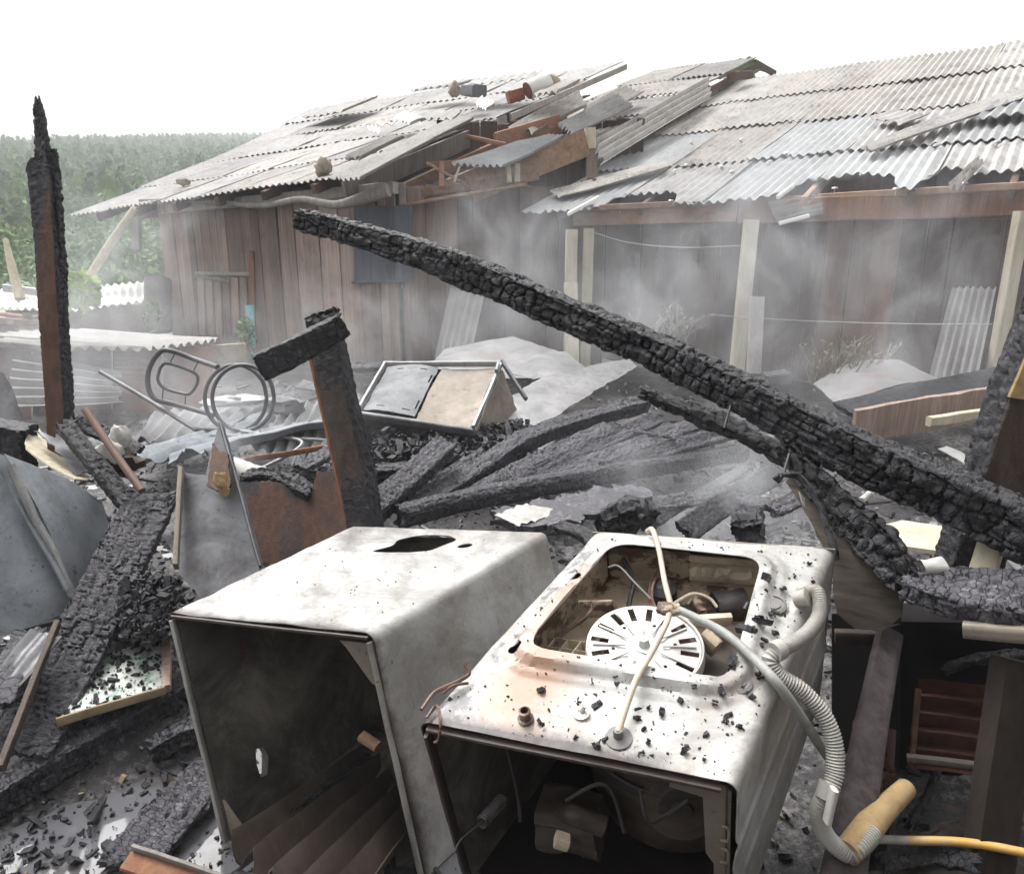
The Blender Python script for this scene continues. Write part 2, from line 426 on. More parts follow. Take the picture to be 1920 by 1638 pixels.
def char_col(n, k=.15, add=None):
    c = n.attr('cell'); a = n.noise(60, 6, .7); b = n.noise(7, 4, .6)
    base = n.mix(c, (.006, .0055, .0075), (.020, .0188, .023))
    base = n.mix(n.mr(a, .45, .75), base, (.034, .032, .037))
    ash = n.mr(n.math('MULTIPLY', b, n.mr(a, .3, .7)), .30, .52)
    col = n.mix(n.math('MULTIPLY', ash, k), base, (.185, .178, .20))
    if add: col = n.mix(1.0, col, add, 'ADD')
    cb = n.N.new('ShaderNodeCombineXYZ'); n.L.new(n.attr('pu'), cb.inputs[0]); n.L.new(n.attr('pv'), cb.inputs[1])
    wv = n.N.new('ShaderNodeVectorMath'); wv.operation = 'ADD'; n.L.new(cb.outputs[0], wv.inputs[0])
    nt = n.N.new('ShaderNodeTexNoise'); n.L.new(cb.outputs[0], nt.inputs['Vector']); nt.inputs['Scale'].default_value = 2.2; nt.inputs['Detail'].default_value = 3
    sc = n.N.new('ShaderNodeVectorMath'); sc.operation = 'SCALE'; n.L.new(nt.outputs['Color'], sc.inputs[0]); sc.inputs['Scale'].default_value = .35; n.L.new(sc.outputs[0], wv.inputs[1])
    vo = n.N.new('ShaderNodeTexVoronoi'); vo.voronoi_dimensions = '2D'; vo.feature = 'DISTANCE_TO_EDGE'; vo.inputs['Scale'].default_value = 1.0; vo.inputs['Randomness'].default_value = .75; n.L.new(wv.outputs[0], vo.inputs['Vector'])
    n.crack = n.mr(vo.outputs['Distance'], .0, .075)
    col = n.mix(n.crack, n.mix(.85, col, (.003, .003, .003)), col)
    return col, a
def m_char(name, rough=(.34, .56), ash=.25, add=None):
    n = NB(name); col, a = char_col(n, ash, add)
    return n.fin(col, n.mr(n.noise(25, 4), .3, .7, *rough), n.math('ADD', n.noise(75, 8, .78), n.math('MULTIPLY', n.crack, .55)), .85, .007, spec=.42)
def m_wood(name, c1, c2, c3=None, fine=(55, 55, 2.2), rough=.85, dark=.0, rnd=.45, along=None):
    n = NB(name); v = n.vec(along or fine, rnd=True)
    s1 = n.noise(1, 6, .65, v, .3); s2 = n.noise(.23, 3, .5, v)
    col = n.ramp(s1, [(.28, c1), (.62, c2)] + ([(.8, c3)] if c3 else []))
    col = n.mix(n.mr(s2, .35, .7), col, n.mix(.5, col, c1))
    k = n.mr(n.rnd(), 0, 1, 1 - rnd, 1 + rnd)
    col = n.mix(1.0, col, k, 'MULTIPLY')
    st = n.mr(n.noise(2.3, 5, .65), .52, .75)
    col = n.mix(n.math('MULTIPLY', st, .55), col, tuple(x * .45 for x in c1))
    return n.fin(col, rough, s1, .35, .004, spec=.3)
CHAR = m_char('charred_wood')
CHAR_ASH = m_char('ashy_char', (.45, .65), .7, (.052, .050, .056))
CHAR_MID = m_char('greying_char', (.38, .6), .5, (.030, .0285, .033))
CHAR_GLOSS = m_char('glossy_char', (.30, .5))
def m_burnt(name, c1, c2):
    n = NB(name); v = n.vec((40, 40, 2.5)); s1 = n.noise(1, 6, .65, v, .4)
    w = n.ramp(s1, [(.3, c1), (.68, c2)])
    w = n.mix(n.mr(n.noise(9, 5, .7), .5, .8), w, tuple(x * .3 for x in c1))
    col, a = char_col(n)
    k = n.mr(n.math('ADD', n.attr('burn'), n.math('MULTIPLY', n.math('SUBTRACT', n.noise(14, 5, .65), .5), .55)), .35, .62)
    return n.fin(n.mix(k, w, col), n.mr(k, 0, 1, .6, .5), n.math('ADD', n.noise(110, 7, .72), n.math('MULTIPLY', n.math('MULTIPLY', n.crack, k), .5)), .6, .005, spec=.35)
BURNT = m_burnt('half_burnt_wood', (.040, .017, .009), (.095, .042, .021))
BURNT_DARK = m_burnt('smoked_wood', (.030, .022, .018), (.070, .048, .034))
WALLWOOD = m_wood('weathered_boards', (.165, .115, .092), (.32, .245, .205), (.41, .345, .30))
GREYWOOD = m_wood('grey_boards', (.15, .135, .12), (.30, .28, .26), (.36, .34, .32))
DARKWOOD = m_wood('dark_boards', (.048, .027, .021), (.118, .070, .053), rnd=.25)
REDWOOD = m_wood('reddish_boards', (.13, .058, .034), (.245, .12, .068), rnd=.15)
FRESH = m_wood('raw_timber', (.13, .08, .05), (.28, .18, .115), (.36, .26, .18), along=(14, 14, 14), rnd=.2)
ORANGE = m_wood('orange_timber', (.15, .072, .042), (.27, .14, .085), along=(9, 9, 30), rnd=.1)
CREAM = m_wood('cream_painted_wood', (.33, .29, .21), (.54, .49, .38), along=(30, 30, 3), rnd=.08)
def m_fibro(name, c1, c2, dirt=.5, lich=(.10, .09, .08), rough=.75):
    n = NB(name); a = n.noise(5, 6, .7, n.vec((1, 1, 1), rnd=True)); b = n.noise(34, 5, .7)
    col = n.ramp(a, [(.3, c1), (.68, c2)])
    col = n.mix(1.0, col, n.mr(n.rnd(), 0, 1, .80, 1.16), 'MULTIPLY')
    sp = n.mr(n.math('MULTIPLY', b, n.noise(2.2, 4)), .27, .37)
    col = n.mix(n.math('MULTIPLY', sp, dirt), col, lich)
    return n.fin(col, rough, b, .25, .004, spec=.35)
FIBRO = m_fibro('fibre_cement', (.22, .213, .208), (.345, .335, .328))
FIBRO_MOSS = m_fibro('stained_fibre_cement', (.25, .235, .22), (.40, .375, .345), .8)
FIBRO_PALE = m_fibro('pale_fibre_cement', (.28, .268, .25), (.40, .388, .368), .5)
FIBRO_BLUE = m_fibro('fresh_grey_fibre_cement', (.245, .25, .252), (.355, .36, .363), .3)
FIBRO_WHITE = m_fibro('white_fibre_cement', (.62, .61, .58), (.76, .75, .72), .2)
def m_metal(name, c1, c2, rust=.3, rough=(.35, .6), metal=.45, soot=.3, rc=(.14, .065, .03)):
    n = NB(name); a = n.noise(4, 6, .68, dist=.6); b = n.noise(17, 6, .75)
    col = n.ramp(a, [(.3, c1), (.7, c2)])
    col = n.mix(n.math('MULTIPLY', n.mr(n.noise(3, 5, .7), .55, .72), rust), col, rc)
    col = n.mix(n.math('MULTIPLY', n.mr(n.noise(2.2, 6, .75), .5, .68), soot), col, (.03, .028, .028))
    col = n.mix(n.math('MULTIPLY', n.mr(b, .60, .70), .7), col, (.05, .045, .04))
    col = n.mix(n.math('MULTIPLY', n.mr(n.noise(75, 4, .65), .64, .70), .8), col, (.03, .027, .025))
    col = n.mix(n.math('MULTIPLY', n.mr(n.noise(1, 6, .7, n.vec((14, 14, 2.5)), .5), .55, .70), .45), col, tuple(x * .4 for x in c1))
    return n.fin(col, n.mr(b, .3, .7, *rough), a, .2, .006, metal)
ZINC = m_metal('scorched_zinc', (.16, .175, .19), (.34, .36, .385), .35, soot=.55)
ZINC_DARK = m_metal('sooty_zinc', (.055, .055, .06), (.20, .20, .21), .6, soot=.9)
ASHMETAL = m_metal('ash_dusted_metal', (.15, .15, .155), (.29, .287, .29), .35, (.38, .6), .5)
ZINC_MATTE = m_metal('ash_dulled_zinc', (.11, .115, .12), (.20, .205, .215), .35, (.6, .8), .1, .6)
TANMETAL = m_metal('tan_scorched_metal', (.17, .145, .115), (.28, .24, .20), .3, (.6, .8), .1)
PINKMETAL = m_metal('rust_tinged_ash_sheet', (.12, .115, .118), (.21, .20, .20), .95, (.6, .8), .1, .2, (.24, .135, .09))
BROWNSHEET = m_metal('brown_burnt_sheet', (.035, .027, .023), (.11, .088, .075), .5, (.4, .55), .15, .45)
STEEL = m_metal('burnt_tube_steel', (.055, .055, .06), (.12, .12, .125), .3, (.35, .55), .5)
TIN = m_metal('bright_tin', (.24, .24, .24), (.44, .44, .43), .15, (.3, .5), .4, .1)
def m_enamel(name):
    n = NB(name); soot, rust, peel = n.attr('soot'), n.attr('rust'), n.attr('peel')
    a = n.noise(3.5, 8, .74, dist=.8); b = n.noise(30, 6, .75); c = n.noise(9, 9, .8)
    col = n.ramp(a, [(.33, (.25, .24, .225)), (.60, (.46, .455, .44))])
    col = n.mix(n.math('MULTIPLY', n.mr(c, .48, .70), .55), col, (.19, .185, .175))
    col = n.mix(n.math('MULTIPLY', n.mr(n.noise(1, 6, .7, n.vec((2.2, 9, 9)), .8), .52, .66), .5), col, (.155, .15, .14))
    col = n.mix(n.math('MULTIPLY', n.mr(n.noise(2.3, 7, .72, n.vec((1, 1, 1.4)), .6), .50, .66), .55), col, (.22, .165, .12))
    rk = n.mr(n.math('ADD', rust, n.math('MULTIPLY', n.math('SUBTRACT', a, .5), .7)), .15, .85)
    col = n.mix(rk, col, (.34, .215, .15))
    col = n.mix(n.math('MULTIPLY', n.mr(n.noise(1, 7, .75, n.vec((45, 45, 3.5)), .4), .58, .68), .5), col, (.16, .14, .12))
    col = n.mix(n.mr(n.noise(26, 8, .8), .655, .675), col, (.15, .075, .04))
    pk = n.mr(n.math('ADD', peel, n.math('MULTIPLY', n.math('SUBTRACT', c, .5), 1.1)), .42, .5)
    col = n.mix(pk, col, n.ramp(b, [(.35, (.10, .098, .10)), (.7, (.17, .168, .17))]))
    sk = n.mr(n.math('ADD', soot, n.math('MULTIPLY', n.math('SUBTRACT', c, .5), .9)), .25, .75)
    col = n.mix(sk, col, n.mix(b, (.022, .016, .014), (.06, .045, .04)))
    sp = n.mr(n.noise(70, 3, .6), .70, .74)
    col = n.mix(n.math('MULTIPLY', sp, .85), col, (.05, .04, .035))
    return n.fin(col, n.mr(b, .3, .7, .3, .55), n.math('ADD', a, n.math('MULTIPLY', b, .25)), .18, .012)
ENAMEL = m_enamel('scorched_white_enamel')
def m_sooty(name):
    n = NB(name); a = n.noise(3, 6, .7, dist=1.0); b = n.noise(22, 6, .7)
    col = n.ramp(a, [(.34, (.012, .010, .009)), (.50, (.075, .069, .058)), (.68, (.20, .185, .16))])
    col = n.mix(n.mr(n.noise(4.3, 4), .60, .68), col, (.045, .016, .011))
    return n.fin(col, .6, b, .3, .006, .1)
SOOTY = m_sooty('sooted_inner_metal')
def m_plain(name, c, rough=.6, var=.25, sc=12, spots=0, spotc=(.05, .03, .02), metal=0.0, th=(.5, .62), spec=None):
    n = NB(name); a = n.noise(sc, 5, .65)
    col = n.mix(n.mr(a, .3, .7), tuple(x * (1 - var) for x in c), tuple(min(.85, x * (1 + var)) for x in c))
    if spots: col = n.mix(n.math('MULTIPLY', n.mr(n.noise(sc * .9, 6, .7, n.vec((1, 1, 1.3))), *th), spots), col, spotc)
    return n.fin(col, rough, n.noise(sc * 9, 4), .2, .003, metal, spec)
PLASTIC = m_plain('cream_plastic', (.36, .29, .205), .5, .25, 9, .95, (.06, .024, .015), th=(.47, .54))
PLASTIC_CLEAN = m_plain('yellowed_plastic', (.46, .40, .30), .5, .2, 9, .6, (.2, .12, .07))
DISC = m_plain('pale_pulley_metal', (.52, .51, .49), .4, .06, 7, .25, (.35, .3, .25), .15)
SMOKED = m_wood('soot_brown_timber', (.016, .012, .010), (.038, .028, .022), rnd=.1)
HOLE = m_plain('hole_shade_black', (.012, .009, .008), .9, .3)
RUBBER = m_plain('dark_rubber', (.035, .03, .03), .6, .3)
GREYRUBBER = m_plain('grey_rubber', (.17, .165, .16), .7, .2)
HOSE = m_plain('grey_hose', (.32, .31, .285), .5, .2, 10, .7, (.2, .17, .13))
CABLE_G = m_plain('grey_cable', (.27, .275, .255), .55, .15, 20, .4, (.12, .11, .1))
CABLE_B = m_plain('beige_cable', (.46, .385, .30), .5, .2, 20, .4, (.3, .22, .15))
COPPER = m_plain('bare_wires', (.11, .06, .045), .5, .5, 40, .6, (.04, .02, .015))
FOAM = m_plain('scorched_foam', (.36, .25, .12), .9, .2, 25, .6, (.25, .16, .08))
YELLOW = m_plain('yellow_hose', (.48, .28, .06), .45, .2, 12, .5, (.5, .42, .3))
CYAN = m_plain('turquoise_paint', (.10, .34, .36), .7, .2, 15, .5, (.2, .22, .2))
BRICK = m_plain('red_clay', (.22, .075, .045), .85, .25, 18, .4, (.2, .08, .05))
STONE = m_plain('field_stone', (.24, .20, .155), .9, .3, 9, .5, (.1, .08, .06))
BLOCK = m_plain('grey_block', (.10, .10, .11), .9, .25)
PUTTY = m_plain('flaky_plaster', (.40, .39, .37), .9, .3, 14, .4, (.2, .17, .14))
GREENBOARD = m_plain('green_white_board', (.36, .38, .35), .5, .25, 14, .9, (.05, .16, .10), th=(.54, .62))
CARDB = m_plain('tan_board', (.26, .20, .125), .9, .35)
SLAT = m_plain('rusty_slat', (.10, .04, .022), .7, .4, 20)
SOOT_SHADE = m_plain('soot_and_shade_black', (.006, .005, .005), .9, .4, spec=.1)  # near-black for sooty panels and for added boards that stop light
PLY = m_wood('smoked_plywood', (.035, .029, .024), (.115, .097, .08), (.17, .145, .12), along=(8, 8, 60), rnd=.1)
BAR = m_wood('scorched_grey_bar', (.030, .024, .024), (.085, .07, .07), along=(40, 40, 6), rnd=.1)
def m_ground():
    n = NB('ash_ground'); a = n.noise(2.2, 7, .7); b = n.noise(28, 6, .75); c = n.noise(110, 4, .7)
    near = n.ramp(b, [(.32, (.010, .009, .010)), (.55, (.034, .031, .032)), (.72, (.11, .105, .105))])
    near = n.mix(n.mr(n.math('MULTIPLY', a, b), .25, .36), near, (.17, .165, .162))
    near = n.mix(n.mr(n.noise(9, 5), .64, .72), near, (.09, .055, .035))
    far = n.ramp(b, [(.3, (.06, .10, .03)), (.6, (.13, .17, .06)), (.8, (.2, .18, .1))])
    sep = n.N.new('ShaderNodeSeparateXYZ'); n.L.new(n.g, sep.inputs[0])
    k = n.mr(n.math('ADD', sep.outputs[1], n.math('MULTIPLY', a, 3.0)), 13.0, 15.0)
    return n.fin(n.mix(k, near, far), n.mr(c, .3, .7, .35, .8), n.math('ADD', b, n.math('MULTIPLY', c, .4)), .6, .02)
GROUND = m_ground()
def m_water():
    n = NB('water_sky_tint'); a = n.noise(3, 4)
    m = n.fin(n.mix(n.mr(n.noise(3.2, 5, .6), .50, .60), (.10, .10, .108), (.045, .038, .028)), .05, n.noise(14, 3), .02, .004, spec=.9)  # pale grey patches paint in the sky's reflection; brown is the water itself
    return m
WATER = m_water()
def m_leaf(name, c1, c2, c3):
    n = NB(name)
    col = n.ramp(n.attr('cell'), [(.1, c1), (.5, c2), (.95, c3)])
    col = n.mix(n.mr(n.noise(.13, 4), .4, .7), col, n.mix(.5, col, c1))
    return n.fin(col, .7, spec=.2)
LEAF = m_leaf('pine_foliage', (.032, .075, .022), (.085, .16, .045), (.16, .245, .075))
BRIGHTLEAF = m_leaf('light_green_leaves', (.20, .34, .05), (.38, .52, .10), (.5, .6, .16))
DRYLEAF = m_leaf('dry_stalks', (.10, .09, .05), (.22, .19, .11), (.32, .28, .18))
# ------------------------------------------------------------------ ground, water, hill, wood
def gz(x, y):
    x, y = np.asarray(x, float), np.asarray(y, float)
    g = .15 * np.exp(-((x - .3) / 1.7) ** 2 - ((y - 4.4) / 1.3) ** 2) + .22 * np.exp(-((x + 1.55) / .5) ** 2 - ((y - 2.7) / .6) ** 2)
    g = g + .16 * np.exp(-((x - 1.7) / .6) ** 2 - ((y - 2.6) / .8) ** 2) + .12 * np.exp(-((x + 2.2) / 1.2) ** 2 - ((y - 4.6) / 1.0) ** 2)
    near = 1 - sst(6.5, 9, np.hypot(x, y))
    pud = np.exp(-((x + .95) / .85) ** 4 - ((y - 1.6) / .5) ** 4)
    n = .035 * fbm2(x * 2.2, y * 2.2, 3, 3) + .016 * fbm2(x * 11, y * 11, 5, 3)
    return g + near * (n * (1 - .55 * pud) + .004 - .036 * pud)
fine_x = np.arange(-3.2, 3.2, .022); fine_y = np.arange(.5, 4.2, .022)
def grow(a, s, e, k=1.18):
    o = [a]; d = s
    while abs(o[-1] - a) < e: o.append(o[-1] + d); d *= k
    return o[1:]
gx = np.array(sorted(grow(fine_x[0], -.04, 420)) + list(fine_x) + grow(fine_x[-1], .04, 420))
gy = np.array(sorted(grow(fine_y[0], -.06, 60)) + list(fine_y) + grow(fine_y[-1], .03, 500, 1.06))
GX, GY = np.meshgrid(gx, gy)
G0 = Geo().add(np.stack([GX, GY, gz(GX, GY)], -1).reshape(-1, 3), [q[::-1] for q in ring_faces(len(gy), len(gx), False)])
G0.f = [q[::-1] for q in G0.f]
single('ground', G0, GROUND, 'burnt ground under the ruins covered in ash and charcoal', 'ground', kind='structure', ang=3)
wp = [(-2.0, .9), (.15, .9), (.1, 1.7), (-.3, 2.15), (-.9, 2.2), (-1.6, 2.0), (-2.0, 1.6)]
single('puddle_water', Geo().add([(x, y, .0) for x, y in wp], [tuple(range(len(wp)))]), WATER, 'shallow dirty puddle with painted sky sheen and floating charcoal in front of the white cabinet', 'puddle', kind='structure')

def hz(x, y): return np.maximum(-.4, 31.5 * np.clip((y - 34) / 300, 0, 1) ** .93 * (.93 + .05 * np.sin(x * .013 + 1.2) + .03 * np.sin(x * .047)) + .6 * np.sin(x * .05) - .3 + .045 * np.clip(x + 229, 0, 150) * np.clip((y - 60) / 270, 0, 1))
hx, hy = np.meshgrid(np.linspace(-420, 300, 90), np.concatenate([np.linspace(24, 334, 60), [380, 480]]))
single('hill', Geo().add(np.stack([hx, hy, np.where(hy > 340, hz(hx, 334) * np.clip((480 - hy) / 146, 0, 1) - 1, hz(hx, hy))], -1).reshape(-1, 3), ring_faces(*hx.shape, False)), GROUND, 'long green hill behind the houses', 'hill', kind='structure', ang=3)
def leaf_cloud(n, r, h, seed, ls=.28, cone=.75):
    q = np.random.default_rng(seed); t = q.random(n) ** .8
    rad = r * ((1 - t) * cone + (1 - cone) * np.sqrt(np.maximum(0, 1 - (2 * t - 1) ** 2)) + .08) * (.45 + .55 * q.random(n) ** .5)
    a = q.random(n) * 6.283
    c = np.stack([rad * np.cos(a), rad * np.sin(a), h * (.08 + .92 * t)], 1)
    u = q.normal(size=(n, 3)); u /= np.linalg.norm(u, axis=1)[:, None]; w = np.cross(u, q.normal(size=(n, 3))); w /= np.linalg.norm(w, axis=1)[:, None]
    s = ls * (.6 + .8 * q.random(n))[:, None]
    return np.stack([c - u * s, c + w * s * .7, c + u * s, c - w * s * .7], 1), q.random(n)
def wood():
    q = np.random.default_rng(5); V, Cc = [], []
    tm = [leaf_cloud(52, .95, 3.6, k, .30, .8) for k in range(6)]
    y = 40.0
    while y < 332:
        sp = 1.35 + y * .0042
        x0, x1 = (-260 - 960) / 1400 * y, (820 - 960) / 1400 * y
        for x in np.arange(x0, x1, sp):
            xx, yy = x + q.normal() * .35 * sp, y + q.normal() * .35 * sp
            v, c = tm[q.integers(6)]; s = .55 + .6 * q.random() ** 1.5; a = q.random() * 6.28
            m = np.array([[math.cos(a), -math.sin(a), 0], [math.sin(a), math.cos(a), 0], [0, 0, 1]]) * s
            V.append(v @ m.T + np.array([xx, yy, float(hz(np.array(xx), np.array(yy))) - .3])); Cc.append(np.clip(c * .35 + .75 * q.random() - .05, 0, 1))
        y += sp
    V = np.concatenate(V); Cc = np.concatenate(Cc); n = len(V)
    print('wood quads', n)
    return Geo().add(V.reshape(-1, 3), (np.arange(n)[:, None] * 4 + np.arange(4)[None]).tolist(), cell=np.repeat(Cc, 4))
single('forest', wood(), LEAF, 'young green pine plantation covering the hill', 'forest', kind='stuff', smooth=False)
def bushes():
    q = np.random.default_rng(9); V, Cc = [], []
    for k in range(90):
        y = 14 + 22 * q.random(); x = ((-60 + 480 * q.random()) - 960) / 1400 * y
        v, c = leaf_cloud(260, .7 + .6 * q.random(), .8 + 1.3 * q.random(), 50 + k, .075, .3); V.append(v + np.array([x, y, 0])); Cc.append(c * .7 + .3)
    V = np.concatenate(V); n = len(V)
    return Geo().add(V.reshape(-1, 3), (np.arange(n)[:, None] * 4 + np.arange(4)[None]).tolist(), cell=np.repeat(np.concatenate(Cc), 4))
single('undergrowth', bushes(), LEAF, 'green undergrowth at the foot of the hill behind the low sheds', 'undergrowth', kind='stuff', smooth=False)

# ------------------------------------------------------------------ houses
PLK = {}
def plank_mesh(m, k):
    if (m.name, k) not in PLK:
        r = random.Random(k * 7 + 1); g = Geo()
        dx = [r.uniform(-.03, .03) for _ in range(4)]; dz = [r.uniform(-.012, .012) for _ in range(4)]
        lv = []
        for z, o in ((0, 0), (.5, .02 * (k % 3 - 1)), (1, 0)):
            for i, (x, y) in enumerate(((-.5, -.5), (.5, -.5), (.5, .5), (-.5, .5))): lv.append((x + dx[i] * (z - .5), y + o * 4, z + (dz[i] if z == 1 else -dz[i] if z == 0 else 0)))
        g.add(lv, ring_faces(3, 4) + [(3, 2, 1, 0), (8, 9, 10, 11)])
        me = mesh_from('plank', g, np.zeros(3), False); me.materials.append(m); PLK[(m.name, k)] = me
    return PLK[(m.name, k)]
def plank_wall(par, A, B, z0, zt, w, mat, seed=0, thick=.024, gap=.006, z0j=.02, ztj=.02, back=True, matf=None, skip=None):
    r = random.Random(seed); A, B = V3(*A), V3(*B); L = np.linalg.norm(B - A); d = (B - A) / L; ang = math.atan2(d[1], d[0]); nrm = V3(d[1], -d[0])
    pl = loc_of(par); s = 0; i = 0
    while s < L - .02:
        ww = min(w * r.uniform(.82, 1.15), L - s); k = (s + ww / 2) / L
        b = (z0(k) if callable(z0) else z0) + r.uniform(-z0j, z0j); t = (zt(k) if callable(zt) else zt) + r.uniform(-ztj, ztj)
        if t - b > .03 and not (skip and skip(k, r)):
            m = matf(k, r) if matf else mat
            o = bpy.data.objects.new('plank', plank_mesh(m, r.randrange(6))); COL.objects.link(o); o.parent = par
            p = A + d * (s + ww / 2) + nrm * r.uniform(-.008, .008)
            o.location = (p[0] - pl[0], p[1] - pl[1], b - pl[2]); o.rotation_euler = (0, r.uniform(-.006, .006), ang); o.scale = (ww - gap * r.uniform(.5, 2.2), thick, t - b)
        s += ww; i += 1
    if back:
        g = Geo(); n = 24; a = A - nrm * .05; bb = B - nrm * .05
        ks = np.linspace(0, 1, n); vv = []
        for k in ks:
            p = a + (bb - a) * k; vv += [(p[0], p[1], (z0(k) if callable(z0) else z0) + .03), (p[0], p[1], max((zt(k) if callable(zt) else zt) - .06, (z0(k) if callable(z0) else z0) + .04))]
        vv2 = [(x - nrm[0] * .03, y - nrm[1] * .03, z) for x, y, z in vv]; K = len(vv); f = []
        for i in range(n - 1):
            q = (2 * i, 2 * i + 2, 2 * i + 3, 2 * i + 1); f += [q, tuple(x + K for x in q[::-1]), (2 * i + 1, 2 * i + 3, 2 * i + 3 + K, 2 * i + 1 + K)]
        part('added_light_stop', g.add(vv + vv2, f), SOOT_SHADE, par, False)  # black board added behind the planks to stop light through the gaps
def roof(par, EL, ER, RR, RL, nc, nr, pitch, mats, seed, amp=.015, first=None, sag=.05, jit=.03, gapr=None, lap=.09, lift=.028):
    r = random.Random(seed); f = bilin(EL, ER, RR, RL); n = nz(np.cross(ER - EL, RL - EL)); n = n if n[2] > 0 else -n
    wid = np.linalg.norm(ER - EL)
    out = []
    for j in range(nr):
        for i in range(nc):
            u0, u1 = i / nc - .006, (i + 1) / nc + .012; v0, v1 = j / nr - (lap / nr if j else 0), (j + 1) / nr
            du, dv, rot = r.uniform(-jit, jit) / nc, r.uniform(-jit, jit) / nr * (1 if j else .6), r.uniform(-jit, jit) / nc * .5
            if gapr and gapr(i, j): continue
            def P(u, v): return f(np.array(u), np.array(v)) + n * (-sag * math.sin(math.pi * min(max(v, 0), 1)) + .012 * fbm2(np.array(u * 9.), np.array(v * 9.), seed, 2))
            a, b, c, d = P(u0 + du - rot, v0 + dv), P(u1 + du - rot, v0 + dv), P(u1 + du + rot, v1 + dv), P(u0 + du + rot, v1 + dv)
            nw = max(3, round(wid / nc / pitch)); lo = None
            if j == 0 and first: lo = (lambda i: lambda u: first(u0 + du + u * (u1 - u0)))(i)
            elif r.random() < .35:
                sd = r.randrange(999); lo = (lambda sd: lambda u: .05 * np.maximum(0, fbm2(u * 5, u * 0, sd, 3)))(sd)
            g = corrugated(a + n * .004 * (i % 2), b + n * .004 * (i % 2), c, d, nw, amp, .007, 5, seed * 31 + i * 7 + j, .012, lo, None, (lift if j else .012, 0))
            out.append(part('roof_sheet', g, mats(i, j, r), par))
    return out

# --- long weathered house at the left
A0, A1 = (-4.72, 10.4), (-1.25, 8.35)
lh = thing('wooden_house', 'long weathered plank house with a sagging corrugated roof and dark shutter beside the hill', 'house', (-3, 10.5, 0))
EL, ER, RR = PY(150, 402, 10.3), PY(625, 337, 8.2), PY(1165, 118, 16.0)
RL = PY(600, 200, 17.0)
sh0, sh1 = .60, .83
plank_wall(lh, A0, A1, .02, lambda k: 1.96 + .12 * k, .145, WALLWOOD, 3, z0j=.03, skip=lambda k, r: False)
gd = nz((RR - ER)[:2]); gL = np.linalg.norm((RR - ER)[:2])
B0 = np.array(A1) + gd * .06; B1 = np.array(A1) + gd * (gL - .2)
plank_wall(lh, tuple(B0), tuple(B1), lambda k: 1.0 + 2.2 * k, lambda k: ER[2] + (RR[2] - ER[2]) * (.02 + .95 * k) - .16 - .05 * math.sin(k * 9), .17, GREYWOOD, 5)
ml = [FIBRO, FIBRO, FIBRO_MOSS, FIBRO_PALE, FIBRO]
roof(lh, EL, ER, RR, RL, 6, 5, .085, lambda i, j, r: r.choice(ml), 4, .013, lift=.014, first=lambda s: .03 + .03 * np.sin(s * 9) - .10 * (s < .12), sag=.06, jit=.045)
nL = nz(np.cross(ER - EL, RL - EL)); nL = nL if nL[2] > 0 else -nL
fL = bilin(EL, ER, RR, RL)
def on_left(s, t, h=.05): return fL(np.array(s), np.array(t)) + nL * (h - .06 * math.sin(math.pi * min(max(t, 0), 1)))
cl = [fL(np.array(s), np.array(t)) - nL * .30 for s, t in ((.0, .10), (1.0, .06), (1.0, .8), (.0, .8))]
part('ceiling_boards', Geo().add(cl + [p - nL * .02 for p in cl], [(0, 1, 2, 3), (7, 6, 5, 4), (0, 4, 5, 1), (1, 5, 6, 2), (2, 6, 7, 3), (3, 7, 4, 0)]), DARKWOOD, lh, False)
part('barge_board', beam(ER + V3(.1, .05, -.12), ER + (RR - ER) * .42 + V3(.1, 0, -.14), .035, .22, seed=2), GREYWOOD, lh)
part('barge_board', beam(ER + (RR - ER) * .43 + V3(.12, 0, -.08), RR + V3(.1, 0, -.07), .035, .10, seed=3), GREYWOOD, lh)
gp = [PY(262, 378, 9.9), PY(380, 377, 9.4), PY(488, 386, 8.9), PY(561, 374, 8.5), PY(628, 384, 8.2), PY(680, 372, 8.0), PY(728, 356, 7.9)]
gut = charred(gp, [.03, .035, .045, .06, .08, .10, .11], [.06, .06, .06, .07, .09, .12, .14], (0, 0, 1), .5, .5, .002, .02, 2, (.0, .0), .05, burn=lambda a, b, t: 0 * a, ero=.15)
part('eaves_board', gut, GREYWOOD, lh)
part('roof_plate', beam(PY(300, 392, 10.0), PY(742, 352, 8.25), .09, .12, seed=4), GREYWOOD, lh)
for k in range(6):
    a = fL(np.array(.08 + k * .17), np.array(.0)) - nL * .07; b = fL(np.array(.08 + k * .17), np.array(.30)) - nL * .12
    part('rafter', beam(a, b, .06, .10, seed=k), DARKWOOD, lh)
# window shutter of dark boards
d1 = nz(V3(A1[0] - A0[0], A1[1] - A0[1], 0)); n1 = V3(d1[1], -d1[0], 0)
def onwall(px, py, off=.03):
    return PP(px, py, V3(A0[0], A0[1], 0) + n1 * off, n1)
def board(par, p, q, w, th, m, name='board', up=None, seed=0): return part(name, beam(p, q, th, w, up=(0, 0, 1) if up is None else up, rad=.004, seed=seed), m, par)
sm = m_wood('blue_grey_shutter', (.055, .062, .075), (.105, .115, .135), rnd=.2)
for k in range(7):
    x = 664 + k * 15.6; w = .10
    a = onwall(x + 8, 528, .045); b = onwall(x + 8, 386, .045)
    part('shutter_board', beam(a, b, .118, .018, up=n1, rad=.003, seed=k), sm, lh)
part('shutter_ledge', beam(onwall(660, 529, .06), onwall(774, 526, .06), .03, .03, seed=3), sm, lh)
